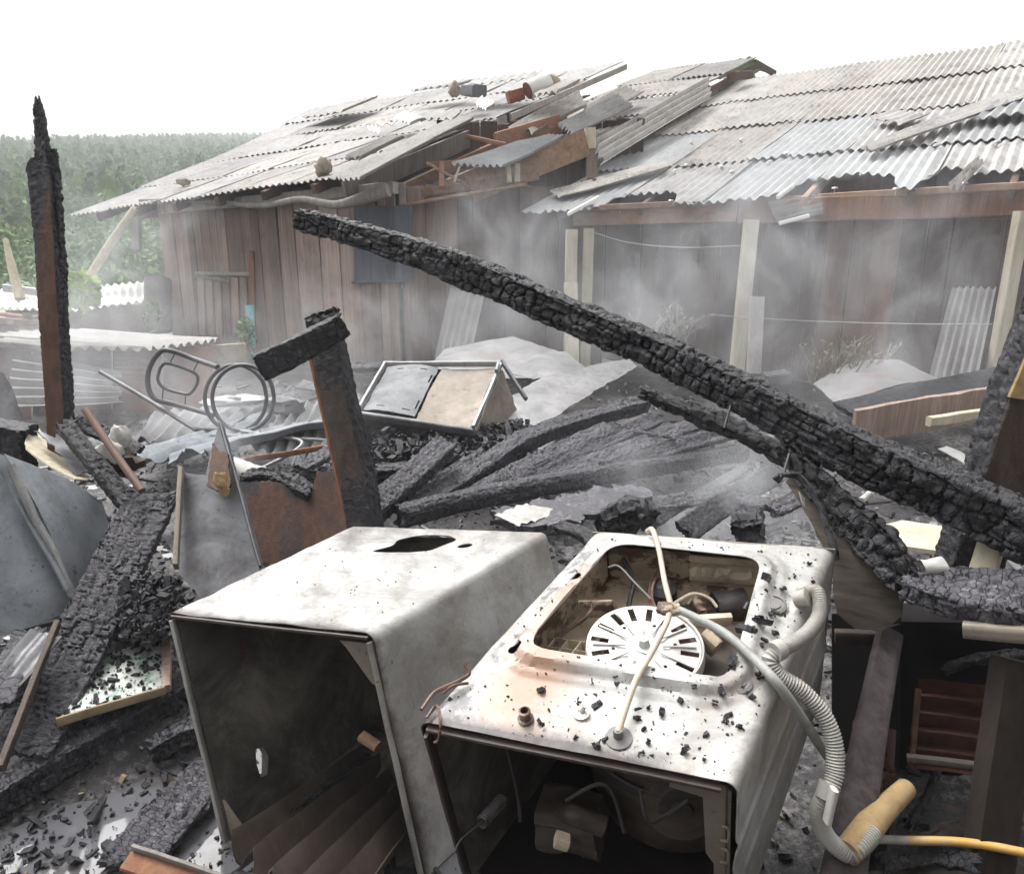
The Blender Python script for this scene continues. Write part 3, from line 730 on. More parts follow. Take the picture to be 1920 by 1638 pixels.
# patched hatch with nailed bars
for k in range(6):
    x = 376 + k * 16
    part('hatch_board', beam(onwall(x + 4, 628, .03), onwall(x, 520, .03), .125, .016, up=n1, rad=.003, seed=k + 20), WALLWOOD, lh)
part('hatch_bar', beam(onwall(366, 512, .05), onwall(468, 514, .05), .022, .045, seed=1), GREYWOOD, lh)
part('hatch_bar', beam(onwall(369, 517, .06), onwall(430, 529, .06), .022, .04, seed=2), GREYWOOD, lh)
part('corner_post', beam(onwall(476, 645, .04), onwall(472, 470, .04), .06, .05, seed=8), REDWOOD, lh)
# things lying on the left roof
def roof_bit(name, pxq, m, label, group=None, nw=5, cat='roofing sheet', h=.07, seed=0, rag=0.06, amp=.02):
    P4 = [PP(x, y, EL + nL * h, nL) for x, y in pxq]
    g = corrugated(*P4, nw, amp, .007, 4, seed, .01, lo=lambda u: rag * np.abs(fbm2(u * 6, u * 0, seed, 3)), hi=lambda u: rag * np.abs(fbm2(u * 6, u * 0 + 3, seed, 3)))
    single(name, g, m, label, cat, group)
GRP = 'broken roofing pieces lying on the left roof'
roof_bit('roofing_piece', [(690, 243), (712, 250), (713, 238), (690, 234)], FIBRO_WHITE, 'small white broken corrugated piece low on the left roof', GRP, 3, seed=1)
roof_bit('roofing_piece', [(738, 223), (768, 232), (798, 222), (760, 210)], FIBRO_WHITE, 'white corrugated fragment left of a longer one mid left roof', GRP, 5, seed=2)
roof_bit('roofing_piece', [(770, 226), (852, 224), (870, 206), (800, 212)], FIBRO_PALE, 'longer pale corrugated fragment on the middle of the left roof', GRP, 6, seed=3)
roof_bit('roofing_piece', [(892, 196), (912, 206), (930, 194), (905, 182)], FIBRO_WHITE, 'bright white corrugated scrap near the rake above the gable planks', GRP, 4, seed=4)
roof_bit('roofing_piece', [(640, 300), (673, 297), (760, 255), (735, 253)], FIBRO_PALE, 'long pale sheet strip along the lower left roof near the rake', GRP, 5, seed=5)
roof_bit('roofing_piece', [(620, 336), (676, 334), (890, 222), (850, 220)], FIBRO_PALE, 'cream corrugated sheet at the bottom right corner of the left roof', GRP, 6, h=.06, seed=6, rag=.01, amp=.016)
roof_bit('roofing_piece', [(690, 236), (742, 232), (742, 226), (700, 230)], FIBRO_MOSS, 'narrow grey strip beside the white corrugated fragment on left roof', GRP, 3, seed=7)
roof_bit('roofing_piece', [(1000, 180), (1045, 170), (1090, 152), (1050, 150)], FIBRO_MOSS, 'stained sheet end curling over the rake near the gable', GRP, 4, h=.10, seed=8)
roof_bit('roofing_piece', [(565, 222), (640, 210), (712, 180), (640, 194)], FIBRO_MOSS, 'dark loose sheet at the left end of the ridge', GRP, 6, h=.08, seed=9)
roof_bit('roofing_piece', [(768, 172), (850, 160), (905, 148), (840, 152)], FIBRO, 'loose grey sheet lying on the middle of the ridge', GRP, 6, h=.08, seed=10)
roof_bit('roofing_piece', [(870, 163), (1000, 146), (1020, 132), (895, 148)], FIBRO_PALE, 'pale sheet on the ridge behind the white drum', GRP, 7, h=.10, seed=11)
def on_roof(px, py, h=.0): return PP(px, py, EL + nL * h, nL)
single('roof_stone', rock(on_roof(606, 314, .08), .10, 3, (1, .8, 1.0)), STONE, 'pointed brown stone holding down the lower left roof', 'stone')
single('roof_stone', rock(on_roof(343, 340, .05), .07, 5, (1.3, .9, .7)), STONE, 'small grey stone alone at the left end of the roof', 'stone')
single('roof_stone', rock(on_roof(852, 170, .1), .11, 6, (.9, .8, 1)), STONE, 'tan round stone near the ridge beside a black block', 'stone')
single('roof_block', beam(on_roof(876, 170, .1), on_roof(900, 170, .1), .22, .16, rad=.02, wob=.02), BLOCK, 'black concrete block lying near the ridge of the left roof', 'block')
db = on_roof(990, 170, .13); dax = nz(V3(.80, .35, .42))
dr = thing('drum', 'white drum with rusty red end lying at the roof rake', 'drum', db - V3(0, 0, .14))
part('shell', lathe([(.01, .0), (.105, .0), (.112, .01), (.112, .30), (.105, .31), (.01, .31)], db, dax, 28), FIBRO_WHITE, dr)
part('end_disc', lathe([(.0, .0), (.10, .0), (.10, .012), (.0, .012)], db - dax * .013, dax, 28), m_plain('dark_red_rust', (.12, .035, .028), .8, .3), dr)
single('roof_stone', rock(on_roof(1032, 160, .10), .11, 8), STONE, 'mossy stone lying against the white drum on the roof', 'stone')
tb = thing('hollow_brick', 'red hollow clay brick lying on the roof beside the drum', 'brick', on_roof(968, 178, .1))
p0, p1 = on_roof(952, 184, .09), on_roof(980, 176, .09)
part('body', beam(p0, p1, .16, .14, rad=.008), BRICK, tb)
e0 = nz(p1 - p0)
for k in range(6):
    c = p1 + V3(0, 0, -.035 + .07 * (k // 3)) + np.cross(e0, V3(0, 0, 1)) * (-.05 + .05 * (k % 3))
    part('cell', beam(c - e0 * .01, c + e0 * .005, .034, .046, rad=.003, M=3, wob=0), HOLE, tb)  # solid black blocks; their colour stands in for shade inside the cells
# props under the left eave
single('prop_pole', tube([PY(162, 528, 10.1), PY(205, 460, 9.95), PY(254, 390, 9.8)], [.05, .055, .045], 10), CREAM, 'pale slanting pole propping the left end of the roof', 'pole')
single('hanging_post', beam(PY(256, 468, 10.0), PY(256, 388, 10.05), .10, .10, seed=5), GREYWOOD, 'short burnt post stub hanging under the left eave', 'post')

# --- annex with the broken roof, between the two houses
an = thing('wooden_annex', 'plank annex with smashed roof and bare timbers between the two houses', 'annex', (0, 9.2, 0))
C0, C1 = (-1.30, 8.42), (.80, 9.35)
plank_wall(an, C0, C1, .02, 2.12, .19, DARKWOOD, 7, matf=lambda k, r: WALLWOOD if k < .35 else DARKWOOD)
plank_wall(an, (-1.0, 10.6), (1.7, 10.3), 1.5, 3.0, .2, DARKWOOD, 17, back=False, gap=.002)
plank_wall(an, (.82, 9.3), (.95, 8.9), .02, 2.2, .07, DARKWOOD, 8, back=False)
YA = 8.55
def A_(px, py, y=YA): return PY(px, py, y)
part('plate_board', beam(A_(745, 368), A_(1010, 330, 8.7), .05, .09, seed=1), FRESH, an)
part('plate_board', beam(A_(750, 386, 8.45), A_(985, 345, 8.6), .16, .03, seed=2), FRESH, an)
part('fascia_board', beam(A_(880, 352, 8.5), A_(1100, 268, 9.2), .035, .34, seed=3, w2=.035, h2=.30), FRESH, an)
part('rafter', beam(A_(742, 362), A_(1060, 215, 11.), .05, .12, seed=4), ORANGE, an)
part('rafter', beam(A_(838, 345), A_(930, 306, 9.2), .05, .10, seed=5), FRESH, an)
part('purlin', beam(A_(800, 308, 8.8), A_(1010, 300, 9.0), .05, .06, seed=6), ORANGE, an)
part('purlin', beam(A_(875, 256, 9.3), A_(950, 272, 9.0), .05, .05, seed=7), ORANGE, an)
part('strut', beam(A_(828, 352), A_(828, 306, 8.8), .06, .05, seed=8), ORANGE, an)
part('strut', beam(A_(904, 345), A_(902, 300, 8.8), .06, .05, seed=9), ORANGE, an)
part('strut', beam(A_(970, 342, 8.5), A_(970, 308, 8.55), .06, .05, seed=10), CREAM, an)
part('strut', beam(A_(955, 342, 8.5), A_(952, 308, 8.55), .05, .04, seed=11), CREAM, an)
part('broken_lath', tube([A_(852, 342, 8.4), A_(862, 312, 8.4)], .012, 6, 2), CREAM, an)
part('broken_lath', beam(A_(800, 305, 8.4), A_(880, 350, 8.5), .02, .03, seed=12), FRESH, an)
part('post_stub', beam(A_(1107, 280, 9.3), A_(1106, 240, 9.3), .13, .12, seed=13), CREAM, an)
part('roof_boards', beam(A_(930, 268, 9.2), A_(1050, 232, 9.8), .05, .22, seed=15), ORANGE, an)
part('corner_post', beam(A_(1112, 420, 9.3), A_(1110, 275, 9.3), .12, .10, seed=14), WALLWOOD, an)
def sheet_px(par, pts, m, nw, amp=.018, seed=0, rag=.05, name='roof_sheet', bend=0):
    P4 = [PY(*p) for p in pts]
    g = corrugated(*P4, nw, amp, .007, 6, seed, .02, lo=lambda u: rag * np.abs(fbm2(u * 5, u * 0, seed, 3)), hi=lambda u: rag * np.abs(fbm2(u * 5, u * 0 + 3, seed, 3)), bend=bend)
    return part(name, g, m, par)
sheet_px(an, [(846, 309, 8.4), (944, 312, 8.25), (1062, 252, 9.1), (1000, 258, 9.2)], FIBRO_BLUE, 8, seed=1, rag=.01)
sheet_px(an, [(952, 240, 9.7), (1000, 250, 9.3), (1104, 196, 10.6), (1088, 172, 11.0)], FIBRO_MOSS, 4, .028, seed=2)
sheet_px(an, [(1046, 236, 9.6), (1070, 256, 9.3), (1190, 200, 10.3), (1162, 176, 10.6)], FIBRO, 5, .02, seed=3)
sheet_px(an, [(1090, 205, 10.6), (1120, 214, 10.3), (1210, 175, 11.4), (1175, 162, 11.7)], FIBRO_MOSS, 4, .02, seed=4)

# --- tall gable of the house behind
rh = thing('gable_house', 'rear plank house whose steep gable rises above the broken annex roof', 'house', (2.4, 12, 0))
L0, T0 = PY(1098, 262, 9.7), PY(1405, 110, 14.6)
E0 = V3(-.826, .566, 0)
dl = T0 - L0
plank_wall(rh, tuple(L0[:2] + nz(dl[:2]) * .05), tuple(T0[:2]), lambda k: 1.2 + 2.0 * k, lambda k: L0[2] + dl[2] * k - .17 + .03 * math.sin(k * 31), .22, GREYWOOD, 9)
T1 = PY(1442, 138, 15.2)
plank_wall(rh, tuple(T0[:2] + nz(dl[:2]) * .03), tuple(T1[:2]), 2.8, lambda k: T0[2] + (T1[2] - T0[2]) * k - .2, .22, GREYWOOD, 10)
roof(rh, L0 + E0 * 1.8 + V3(0, 0, -.05), L0 + V3(.12, 0, 0), T0 + V3(.12, 0, 0.02), T0 + E0 * 1.8, 2, 4, .09, lambda i, j, r: r.choice([FIBRO_MOSS, FIBRO]), 12, .016, sag=.03)
part('barge_board', beam(L0 + V3(.13, -.05, -.13), T0 + V3(.13, -.05, -.12), .035, .10, seed=4), DARKWOOD, rh)
part('barge_board', beam(T0 + V3(.1, -.05, -.08), T1 + V3(.1, -.05, -.02), .035, .12, seed=5), DARKWOOD, rh)
part('roof_sheet', corrugated(T0 + V3(0, 0, .02), T0 + V3(-1, 1.2, .02), T1 + V3(-1, 1.2, .06), T1 + V3(0, 0, .06), 8, .016, .007, 4, 3), FIBRO_MOSS, rh)
part('purlin_end', beam(PY(1372, 143, 13.0), PY(1405, 141, 13.3), .16, .12, rad=.01), DARKWOOD, rh)
gsh = [PY(1112, 268, 9.3), PY(1128, 310, 8.9), PY(1335, 184, 12.0), PY(1330, 146, 12.6)]
single('leaning_roof_sheet', corrugated(*gsh, 4, .03, .008, 8, 5, .02, lo=lambda u: .04 * np.abs(fbm2(u * 6, u * 0, 1, 3)), hi=lambda u: .03 * np.abs(fbm2(u * 6, u * 0, 2, 3))), FIBRO_PALE, 'long cream corrugated sheet leaning along the gable planks', 'roofing sheet')

# --- porch house at the right
ph = thing('porch_house', 'dark plank house with a broken corrugated porch roof and cream posts', 'house', (3, 8.5, 0))
E1, E2, R1 = PY(985, 402, 8.4), PY(1995, 350, 5.75), PY(1392, 150, 14.0)
R2 = R1 + E2 - E1
def eave_px(s):
    p = E1 + (E2 - E1) * s; d = p[1] * CT - (p[2] - EYE) * ST; return CX + FPX * p[0] / d
ss = np.linspace(-.1, 1.1, 60); pxs = np.array([eave_px(s) for s in ss])
rx = np.array([985, 1110, 1128, 1240, 1256, 1425, 1440, 1478, 1560, 1652, 1664, 1698, 1722, 1745, 1800, 1815, 1850, 2010])
ry = np.array([.0, .03, .36, .33, .02, .06, .12, .42, .50, .44, .20, .08, .30, .52, .46, .32, .36, .34])
mr_ = [FIBRO_BLUE, FIBRO_BLUE, FIBRO, FIBRO_MOSS, FIBRO]
def matR(i, j, r):
    return (r.choice([FIBRO_BLUE, FIBRO_BLUE, FIBRO]) if j == 0 else r.choice([FIBRO_MOSS, FIBRO, FIBRO_BLUE]) if j == 1 else r.choice([FIBRO_MOSS, FIBRO_MOSS, FIBRO_PALE]))
roof(ph, E1, E2, R2, R1, 5, 4, .083, matR, 21, .015, first=lambda s: .78 * np.interp(np.interp(s, ss, pxs), rx, ry) + .025 * fbm2(s * 60, s * 0, 3, 3), sag=.05, jit=.03)
nR = nz(np.cross(E2 - E1, R1 - E1)); nR = nR if nR[2] > 0 else -nR
fR = bilin(E1, E2, R2, R1)
cl = [fR(np.array(s), np.array(t)) - nR * .26 for s, t in ((.0, .26), (1.0, .26), (1.0, 1.0), (.0, 1.0))]
part('ceiling_boards', Geo().add(cl + [p - nR * .02 for p in cl], [(0, 1, 2, 3), (7, 6, 5, 4), (0, 4, 5, 1), (1, 5, 6, 2), (2, 6, 7, 3), (3, 7, 4, 0)]), DARKWOOD, ph, False)
def on_right(px, py, h=.05): return PP(px, py, E1 + nR * (h - .04), nR)
ed = nz(E2 - E1); ed[2] = 0; bk = V3(-ed[1], ed[0], 0)
Q1, Q2 = E1 + bk * .35 + V3(0, 0, -.02), E2 + bk * .35 + V3(0, 0, -.04)
Q1, Q2 = PY(1078, 408, 8.35), PY(1960, 378, 6.1)
part('lintel_beam', beam(Q1, Q1 + (Q2 - Q1) * .42, .06, .17, seed=1), ORANGE, ph)
part('lintel_beam', beam(Q1 + (Q2 - Q1) * .425, Q2, .05, .21, seed=2), REDWOOD, ph)
part('top_rail', beam(PY(1088, 391, 8.2), PY(1530, 372, 7.1), .07, .06, seed=3), FRESH, ph)
part('top_rail', beam(PY(1535, 370, 7.08), PY(1960, 346, 6.0), .07, .06, seed=4), FRESH, ph)
for s, tone in ((.06, DARKWOOD), (.26, DARKWOOD), (.45, DARKWOOD), (.60, FRESH), (.78, DARKWOOD), (.93, DARKWOOD)):
    a = fR(np.array(s), np.array(.03)) - nR * .09; b = fR(np.array(s), np.array(.5)) - nR * .12
    part('rafter', beam(a, b, .05, .11, seed=int(s * 99)), tone, ph)
def post(px, y, top, w, m=CREAM, dx=0):
    t = PY(px, top, y); return part('porch_post', beam(V3(t[0] + dx, y, 0), t, w, w * .9, seed=px), m, ph)
post(1072, 8.05, 430, .125); post(1104, 8.3, 428, .11, dx=.0); post(1409, 7.2, 412, .125, dx=-.03); post(1917, 6.05, 396, .10)
W0, W1 = (.75, 9.75), (5.9, 6.75)
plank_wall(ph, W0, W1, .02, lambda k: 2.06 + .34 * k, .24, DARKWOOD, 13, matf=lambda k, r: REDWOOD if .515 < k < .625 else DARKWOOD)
for k, (px, py) in enumerate([(1162, 391), (1258, 377), (1565, 354), (1680, 355), (1808, 345)]):
    c = PY(px, py, 8.0 - (px - 1162) * .00275)
    part('roof_bolt', lathe([(.004, -.05), (.004, 0), (.03, .002), (.02, .014), (.002, .016)], c, (0, 0, 1), 10), TIN, ph)
for k, (px, py) in enumerate([(1266, 320), (1352, 313), (1443, 304), (1372, 322), (1540, 286), (1645, 280), (1755, 273), (1870, 266), (1286, 310), (1475, 288), (1295, 267), (1390, 262), (1130, 246)]):
    c = on_right(px, py, .045)
    part('roof_bolt', lathe([(.004, -.06), (.004, 0), (.032, .002), (.022, .014), (.002, .016)], c, nR, 10), TIN, ph)
GR2 = 'loose sheets on the porch roof'
def loose(pts, m, nw, label, amp=.016, h=.05, seed=0, rag=.03, cat='roofing sheet'):
    P4 = [on_right(*p, h) for p in pts]
    single('roofing_sheet', corrugated(*P4, nw, amp, .008, 5, seed, .012, lo=lambda u: rag * np.abs(fbm2(u * 5, u * 0, seed, 3)), hi=lambda u: rag * np.abs(fbm2(u * 5, u * 0 + 2, seed, 3))), m, label, cat, GR2)
loose([(1030, 360), (1050, 371), (1256, 313), (1245, 302)], FIBRO_MOSS, 3, 'narrow stained sheet lying across the lower left corner of the porch roof', seed=1, h=.10)
loose([(1612, 276), (1632, 284), (1960, 172), (1950, 150)], FIBRO_PALE, 3, 'long pale narrow sheet lying slanted across the porch roof', seed=2, h=.12)
loose([(1630, 222), (1690, 236), (1745, 214), (1690, 205)], FIBRO, 4, 'curled grey piece left of the long slanted sheet on porch roof', seed=3, h=.10, rag=.1)
loose([(1830, 222), (1960, 205), (1960, 180), (1870, 190)], FIBRO_BLUE, 5, 'flat grey sheet near the right end of the porch roof', seed=4, h=.12)
hang = [PY(1440, 382, 7.2), PY(1462, 422, 7.0), PY(1545, 402, 6.9), PY(1540, 368, 7.05)]
single('roofing_sheet', corrugated(hang[0], hang[1], hang[2], hang[3], 4, .02, .008, 5, 7, .02), FIBRO, 'grey sheet fragment slipping down in front of the lintel beam', 'roofing sheet', GR2)
single('roof_strip', beam(PY(1461, 419, 6.95), PY(1518, 404, 6.9), .03, .035), FIBRO_WHITE, 'white broken edge strip under the slipping sheet fragment', 'strip')
single('roof_strip', beam(PY(1065, 402, 7.9), PY(1122, 370, 8.2), .03, .035), FIBRO_WHITE, 'white edge strip at the left corner of the porch roof', 'strip')
single('roof_strip', beam(PY(1458, 370, 7.0), PY(1488, 348, 7.15), .03, .035), FIBRO_WHITE, 'white broken strip at the ragged porch eave', 'strip')
single('fallen_roof_piece', corrugated(PY(1778, 350, 6.2), PY(1800, 356, 6.1), PY(1848, 305, 6.5), PY(1835, 296, 6.6), 2, .02, .008, 4, 3, .02), FIBRO_MOSS, 'twisted brown sheet fragment caught in the eave gap', 'roofing sheet')
single('wire', tube([PY(1113, 436, 8.1), PY(1180, 455, 8.0), PY(1280, 464, 7.7), PY(1400, 460, 7.2)], .005, 5), CABLE_G, 'thin sagging wire strung between the porch posts', 'wire')
single('wire', tube([PY(1330, 590, 7.3), PY(1500, 601, 6.8), PY(1700, 607, 6.3), PY(1860, 608, 5.9)], .004, 5), CABLE_G, 'thin wire stretched low in front of the dark plank wall', 'wire')
# sheets and boards leaning on the walls
def lean(pts, m, nw, label, seed, amp=.022):
    P4 = [PY(*p) for p in pts]; single('leaning_sheet', corrugated(*P4, nw, amp, .008, 5, seed, .008), m, label, 'roofing sheet')
lean([(1738, 720, 6.1), (1832, 712, 5.95), (1868, 540, 6.35), (1786, 538, 6.5)], FIBRO, 6, 'grey corrugated sheet leaning on the dark wall of the porch house', 1)
lean([(815, 672, 7.9), (882, 672, 7.9), (908, 556, 8.4), (845, 540, 8.45)], FIBRO, 5, 'grey corrugated sheet leaning on the annex wall', 2, .02)
single('board_stub', beam(V3(*PY(1413, 700, 6.7)), PY(1420, 556, 6.9), .13, .035, up=(0, 1, 0), seed=3), GREYWOOD, 'grey board stub standing against the middle porch post', 'board')
single('white_board', beam(PY(1073, 690, 7.6), PY(1070, 530, 7.9), .14, .03, up=(0, 1, 0)), CREAM, 'pale board leaning on the leftmost porch post', 'board')
single('turquoise_stake', beam(PY(472, 668, 8.0), PY(468, 572, 8.05), .085, .05, up=(0, 1, 0), seed=2), CYAN, 'turquoise painted stake standing by the left house wall', 'stake')
# ------------------------------------------------------------------ low sheds at the left
ls = thing('low_shed', 'low shed with a flat corrugated roof left of the plank house', 'shed', (-3.6, 7, 0))
def px_sheet(par, name, pts, m, nw, amp=.018, seed=0, rag=.03, nvs=5):
    P4 = [PD(*p) for p in pts]
    return part(name, corrugated(*P4, nw, amp, .007, nvs, seed, .012, lo=lambda u: rag * np.abs(fbm2(u * 5, u * 0, seed, 3)), hi=lambda u: rag * np.abs(fbm2(u * 5, u * 0 + 2, seed, 3))), m, par)
px_sheet(ls, 'roof_sheet', [(275, 655, 6.6), (415, 637, 7.3), (150, 618, 7.5), (-60, 628, 6.8)], FIBRO_PALE, 9, .02, 1)
px_sheet(ls, 'roof_sheet', [(100, 652, 6.4), (270, 654, 6.6), (80, 634, 6.9), (-90, 640, 6.5)], FIBRO_PALE, 7, .02, 2)
for k, (x0, x1, m, y0, y1) in enumerate([(-60, 60, DARKWOOD, 652, 800), (60, 210, DARKWOOD, 655, 800), (210, 305, REDWOOD, 656, 800), (305, 400, REDWOOD, 650, 790)]):
    z = 6.75 + .12 * k
    part('wall_panel', beam(PD((x0 + x1) / 2, y1, z), PD((x0 + x1) / 2, y0, z), (x1 - x0) / FPX * z, .03, up=(0, 1, 0), seed=k, wob=.004), m, ls)
for k in range(5): part('batten', beam(PD(215, 672 + k * 9, 6.75), PD(300, 674 + k * 9, 6.85), .01, .02, seed=k), REDWOOD, ls)
single('fallen_sheet', corrugated(PD(20, 660, 6.2), PD(14, 765, 6.0), PD(232, 758, 6.3), PD(228, 700, 6.5), 6, .022, .008, 6, 4, .02, lo=lambda u: .05 * np.abs(fbm2(u * 5, u * 0, 1)), hi=lambda u: .12 * np.abs(fbm2(u * 5, u * 0, 2))), FIBRO, 'smoky corrugated sheet lying on its side against the low shed', 'roofing sheet')
rs = thing('rear_shed', 'white roofed low shed behind the fallen charred post', 'shed', (-5.6, 9.4, 0))
px_sheet(rs, 'roof_sheet', [(118, 585, 8.8), (270, 566, 9.2), (272, 528, 10.6), (130, 540, 10.4)], FIBRO_WHITE, 10, .02, 3)
px_sheet(rs, 'roof_sheet', [(-40, 576, 8.7), (90, 580, 8.8), (110, 545, 10.2), (10, 540, 10.2)], FIBRO_WHITE, 9, .02, 4)
part('wall_panel', beam(PD(200, 660, 9.1), PD(200, 572, 9.1), 1.1, .03, up=(0, 1, 0)), DARKWOOD, rs)
part('wall_panel', beam(PD(20, 660, 9.0), PD(20, 582, 9.0), 1.0, .03, up=(0, 1, 0)), DARKWOOD, rs)
part('tin_edge', beam(PD(8, 540, 9.6), PD(72, 548, 9.4), .05, .10), TIN, rs)
single('rotten_drum', charred([PD(298, 620, 8.9), PD(296, 522, 9.0)], .30, .26, (0, 1, 0), .3, .3, .004, .03, 3, (.01, .02), .1, burn=lambda a, b, t: .25 + 0 * a), BURNT_DARK, 'dark rotten stump standing at the corner of the plank house', 'stump')
single('leaning_stick', tube([PD(38, 560, 9.2), PD(22, 500, 9.25), PD(10, 448, 9.3)], [.06, .05, .03], 8), CREAM, 'pale crooked stick rising behind the left sheds', 'stick')
single('yellow_board', beam(PD(398, 665, 7.3), PD(462, 660, 7.4), .03, .19), CARDB, 'tan board lying at the foot of the turquoise stake', 'board')
q9 = np.random.default_rng(77)
GRF = 'split firewood sticks on the stack'
for k in range(16):
    c = PD(-5 + 75 * q9.random(), 592 + 44 * q9.random(), 7.9 + .5 * q9.random()); d = V3(q9.normal() * .8, q9.normal() * .5, q9.normal() * .16); d = nz(d) * (.12 + .16 * q9.random())
    single('firewood', beam(c - d, c + d, .05 + .04 * q9.random(), .04 + .03 * q9.random(), seed=k, wob=.008), [REDWOOD, WALLWOOD, FRESH][k % 3], ['reddish', 'weathered grey', 'pale raw'][k % 3] + ' split stick in the firewood heap left of the tall charred post', 'firewood', GRF)
def leafy(name, px, py, d, n, r, h, m, label, seed, ls=.05):
    q = np.random.default_rng(seed); b = PD(px, py, d); t = thing(name, label, 'plant', b)
    v, c = leaf_cloud(n, r, h, seed, ls, .3)
    part('foliage', Geo().add((v + b).reshape(-1, 3), (np.arange(n)[:, None] * 4 + np.arange(4)[None]).tolist(), cell=np.repeat(c, 4)), m, t, False)
    g = Geo()
    for k in range(4):
        e = b + V3(q.normal() * r * .5, q.normal() * r * .3, h * (.5 + .4 * q.random())); g.merge(tube([b, (b + e) / 2 + V3(.02, 0, .02), e], [.010, .004], 5, 3))
    part('stem', g, DRYLEAF, t)
leafy('leafy_shrub', 150, 585, 8.6, 260, .26, .42, BRIGHTLEAF, 'bright yellow green shrub growing between the low sheds', 1, .07)
leafy('weed', 466, 672, 7.6, 160, .10, .42, LEAF, 'green weed growing round the turquoise stake', 2, .03)
leafy('weed', 290, 625, 8.3, 90, .12, .35, LEAF, 'small weed by the dark rotten stump', 3, .03)
def stalks(name, px0, px1, py, d, n, h, label, seed):
    q = np.random.default_rng(seed); b = PD((px0 + px1) / 2, py, d); t = thing(name, label, 'plant', b); g = Geo(); gl = Geo()
    for k in range(n):
        p = PD(px0 + (px1 - px0) * q.random(), py, d + q.normal() * .1); e = p + V3(q.normal() * h * .45, q.normal() * h * .2, h * (.5 + .6 * q.random()))
        m = (p + e) / 2 + V3(q.normal(), q.normal(), q.normal()) * h * .1; g.merge(tube([p, m, e], [.006, .003], 4, 3, cap=False))
        for j in range(7):
            c = m + (e - m) * q.random(); u = q.normal(size=3) * .012; w = q.normal(size=3) * .007; gl.add([c - u, c + w, c + u, c - w], [(0, 1, 2, 3)], cell=q.random())
    part('stem', g, DRYLEAF, t); part('foliage', gl, DRYLEAF, t, False)
stalks('dry_weed', 1515, 1625, 715, 6.2, 46, .34, 'dry pale weeds in front of the reddish wall planks', 4)
stalks('dry_weed', 1180, 1290, 640, 7.4, 26, .34, 'thin dry weeds behind the big charred beam near the middle post', 5)

# ------------------------------------------------------------------ ruins in the middle distance
def fsheet(name, label, cat, pts_px, m, ds=None, bulge=0, step=.04, rag=.012, th=.004, seed=0, holes=(), wav=.0025, group=None, attrs=None, par=None, bax=0):
    """thin sheet: outline in sight-line pixels on the plane of its first three (px, py, depth) points, bulged"""
    a, b, c = (PD(*p) for p in ds)
    u = nz(b - a); n = nz(np.cross(u, c - a)); w = np.cross(n, u)
    if np.dot(n, CAM - a) < 0: n = -n
    to = lambda q: np.array([[np.dot(PP(x, y, a, n) - a, u), np.dot(PP(x, y, a, n) - a, w)] for x, y in q])
    o = dens(to(pts_px), step * .8, rag, seed); lo, hi = o.min(0), o.max(0)
    def fn(x, y):
        k = (x - lo[0]) / (hi[0] - lo[0]) if bax == 0 else (y - lo[1]) / (hi[1] - lo[1])
        z = bulge * np.sin(np.pi * np.clip(k, 0, 1)) + wav * fbm2(x * 7, y * 7, seed, 3)
        return a + x[:, None] * u + y[:, None] * w + z[:, None] * n
    g = sheet(o, [dens(to(h), step * .5) for h in holes], step, fn, th, attrs)
    return part(name, g, m, par) if par else single(name, g, m, label, cat, group)
fsheet('curved_sheet', 'pale grey sheet metal bowed up behind the burnt appliance', 'metal sheet', [(800, 690), (835, 655), (960, 640), (1060, 668), (1105, 712), (940, 720)], ASHMETAL, [(800, 690, 6.6), (1105, 712, 6.4), (950, 640, 7.2)], .05, .05)
fsheet('curved_sheet', 'ash grey twisted sheet lying right of the burnt appliance', 'metal sheet', [(932, 775), (960, 745), (1020, 712), (1180, 672), (1195, 690), (1105, 745), (1010, 805), (955, 812)], ASHMETAL, [(935, 780, 5.0), (1190, 682, 6.2), (1000, 712, 5.6)], .03, .04)
fsheet('curved_sheet', 'rust tinged bowed sheet under the leaning corrugated sheet', 'metal sheet', [(1524, 720), (1600, 690), (1690, 680), (1762, 712), (1640, 748), (1575, 765)], PINKMETAL, [(1524, 722, 5.9), (1762, 712, 5.7), (1640, 680, 6.4)], .06, .05)
fsheet('curved_sheet', 'dark bowed sheet behind the twisted ash grey one', 'metal sheet', [(960, 700), (1000, 675), (1060, 668), (1115, 705), (1000, 720)], ASHMETAL, [(960, 702, 6.0), (1115, 706, 6.0), (1040, 668, 6.5)], .05, .05)
single('burnt_board', charred([PD(1590, 778, 4.7), PD(1750, 740, 5.0), PD(1935, 700, 5.3)], .30, .04, (0, -.3, .95), .05, .05, .005, .018, 4, burn=lambda a, b, t: .8 + 0 * a), BURNT, 'long charred board lying behind the big beam at the right', 'board')
single('bare_board', beam(PD(1600, 800, 4.5), PD(1940, 740, 4.9), .03, .22, seed=6, wob=.012), WALLWOOD, 'half burnt pale board under the long charred board at the right', 'board')
single('bare_board', beam(PD(1740, 790, 4.3), PD(1930, 765, 4.5), .04, .06, seed=6, wob=.008), CREAM, 'cream splintered batten behind the big beam at the right', 'board')
single('roof_lump', charred([PD(1430, 712, 5.9), PD(1480, 705, 5.9)], .16, .10, (0, 0, 1), .05, .05, .01, .018, 5), CHAR, 'small charred plank end beyond the top of the big beam', 'plank')
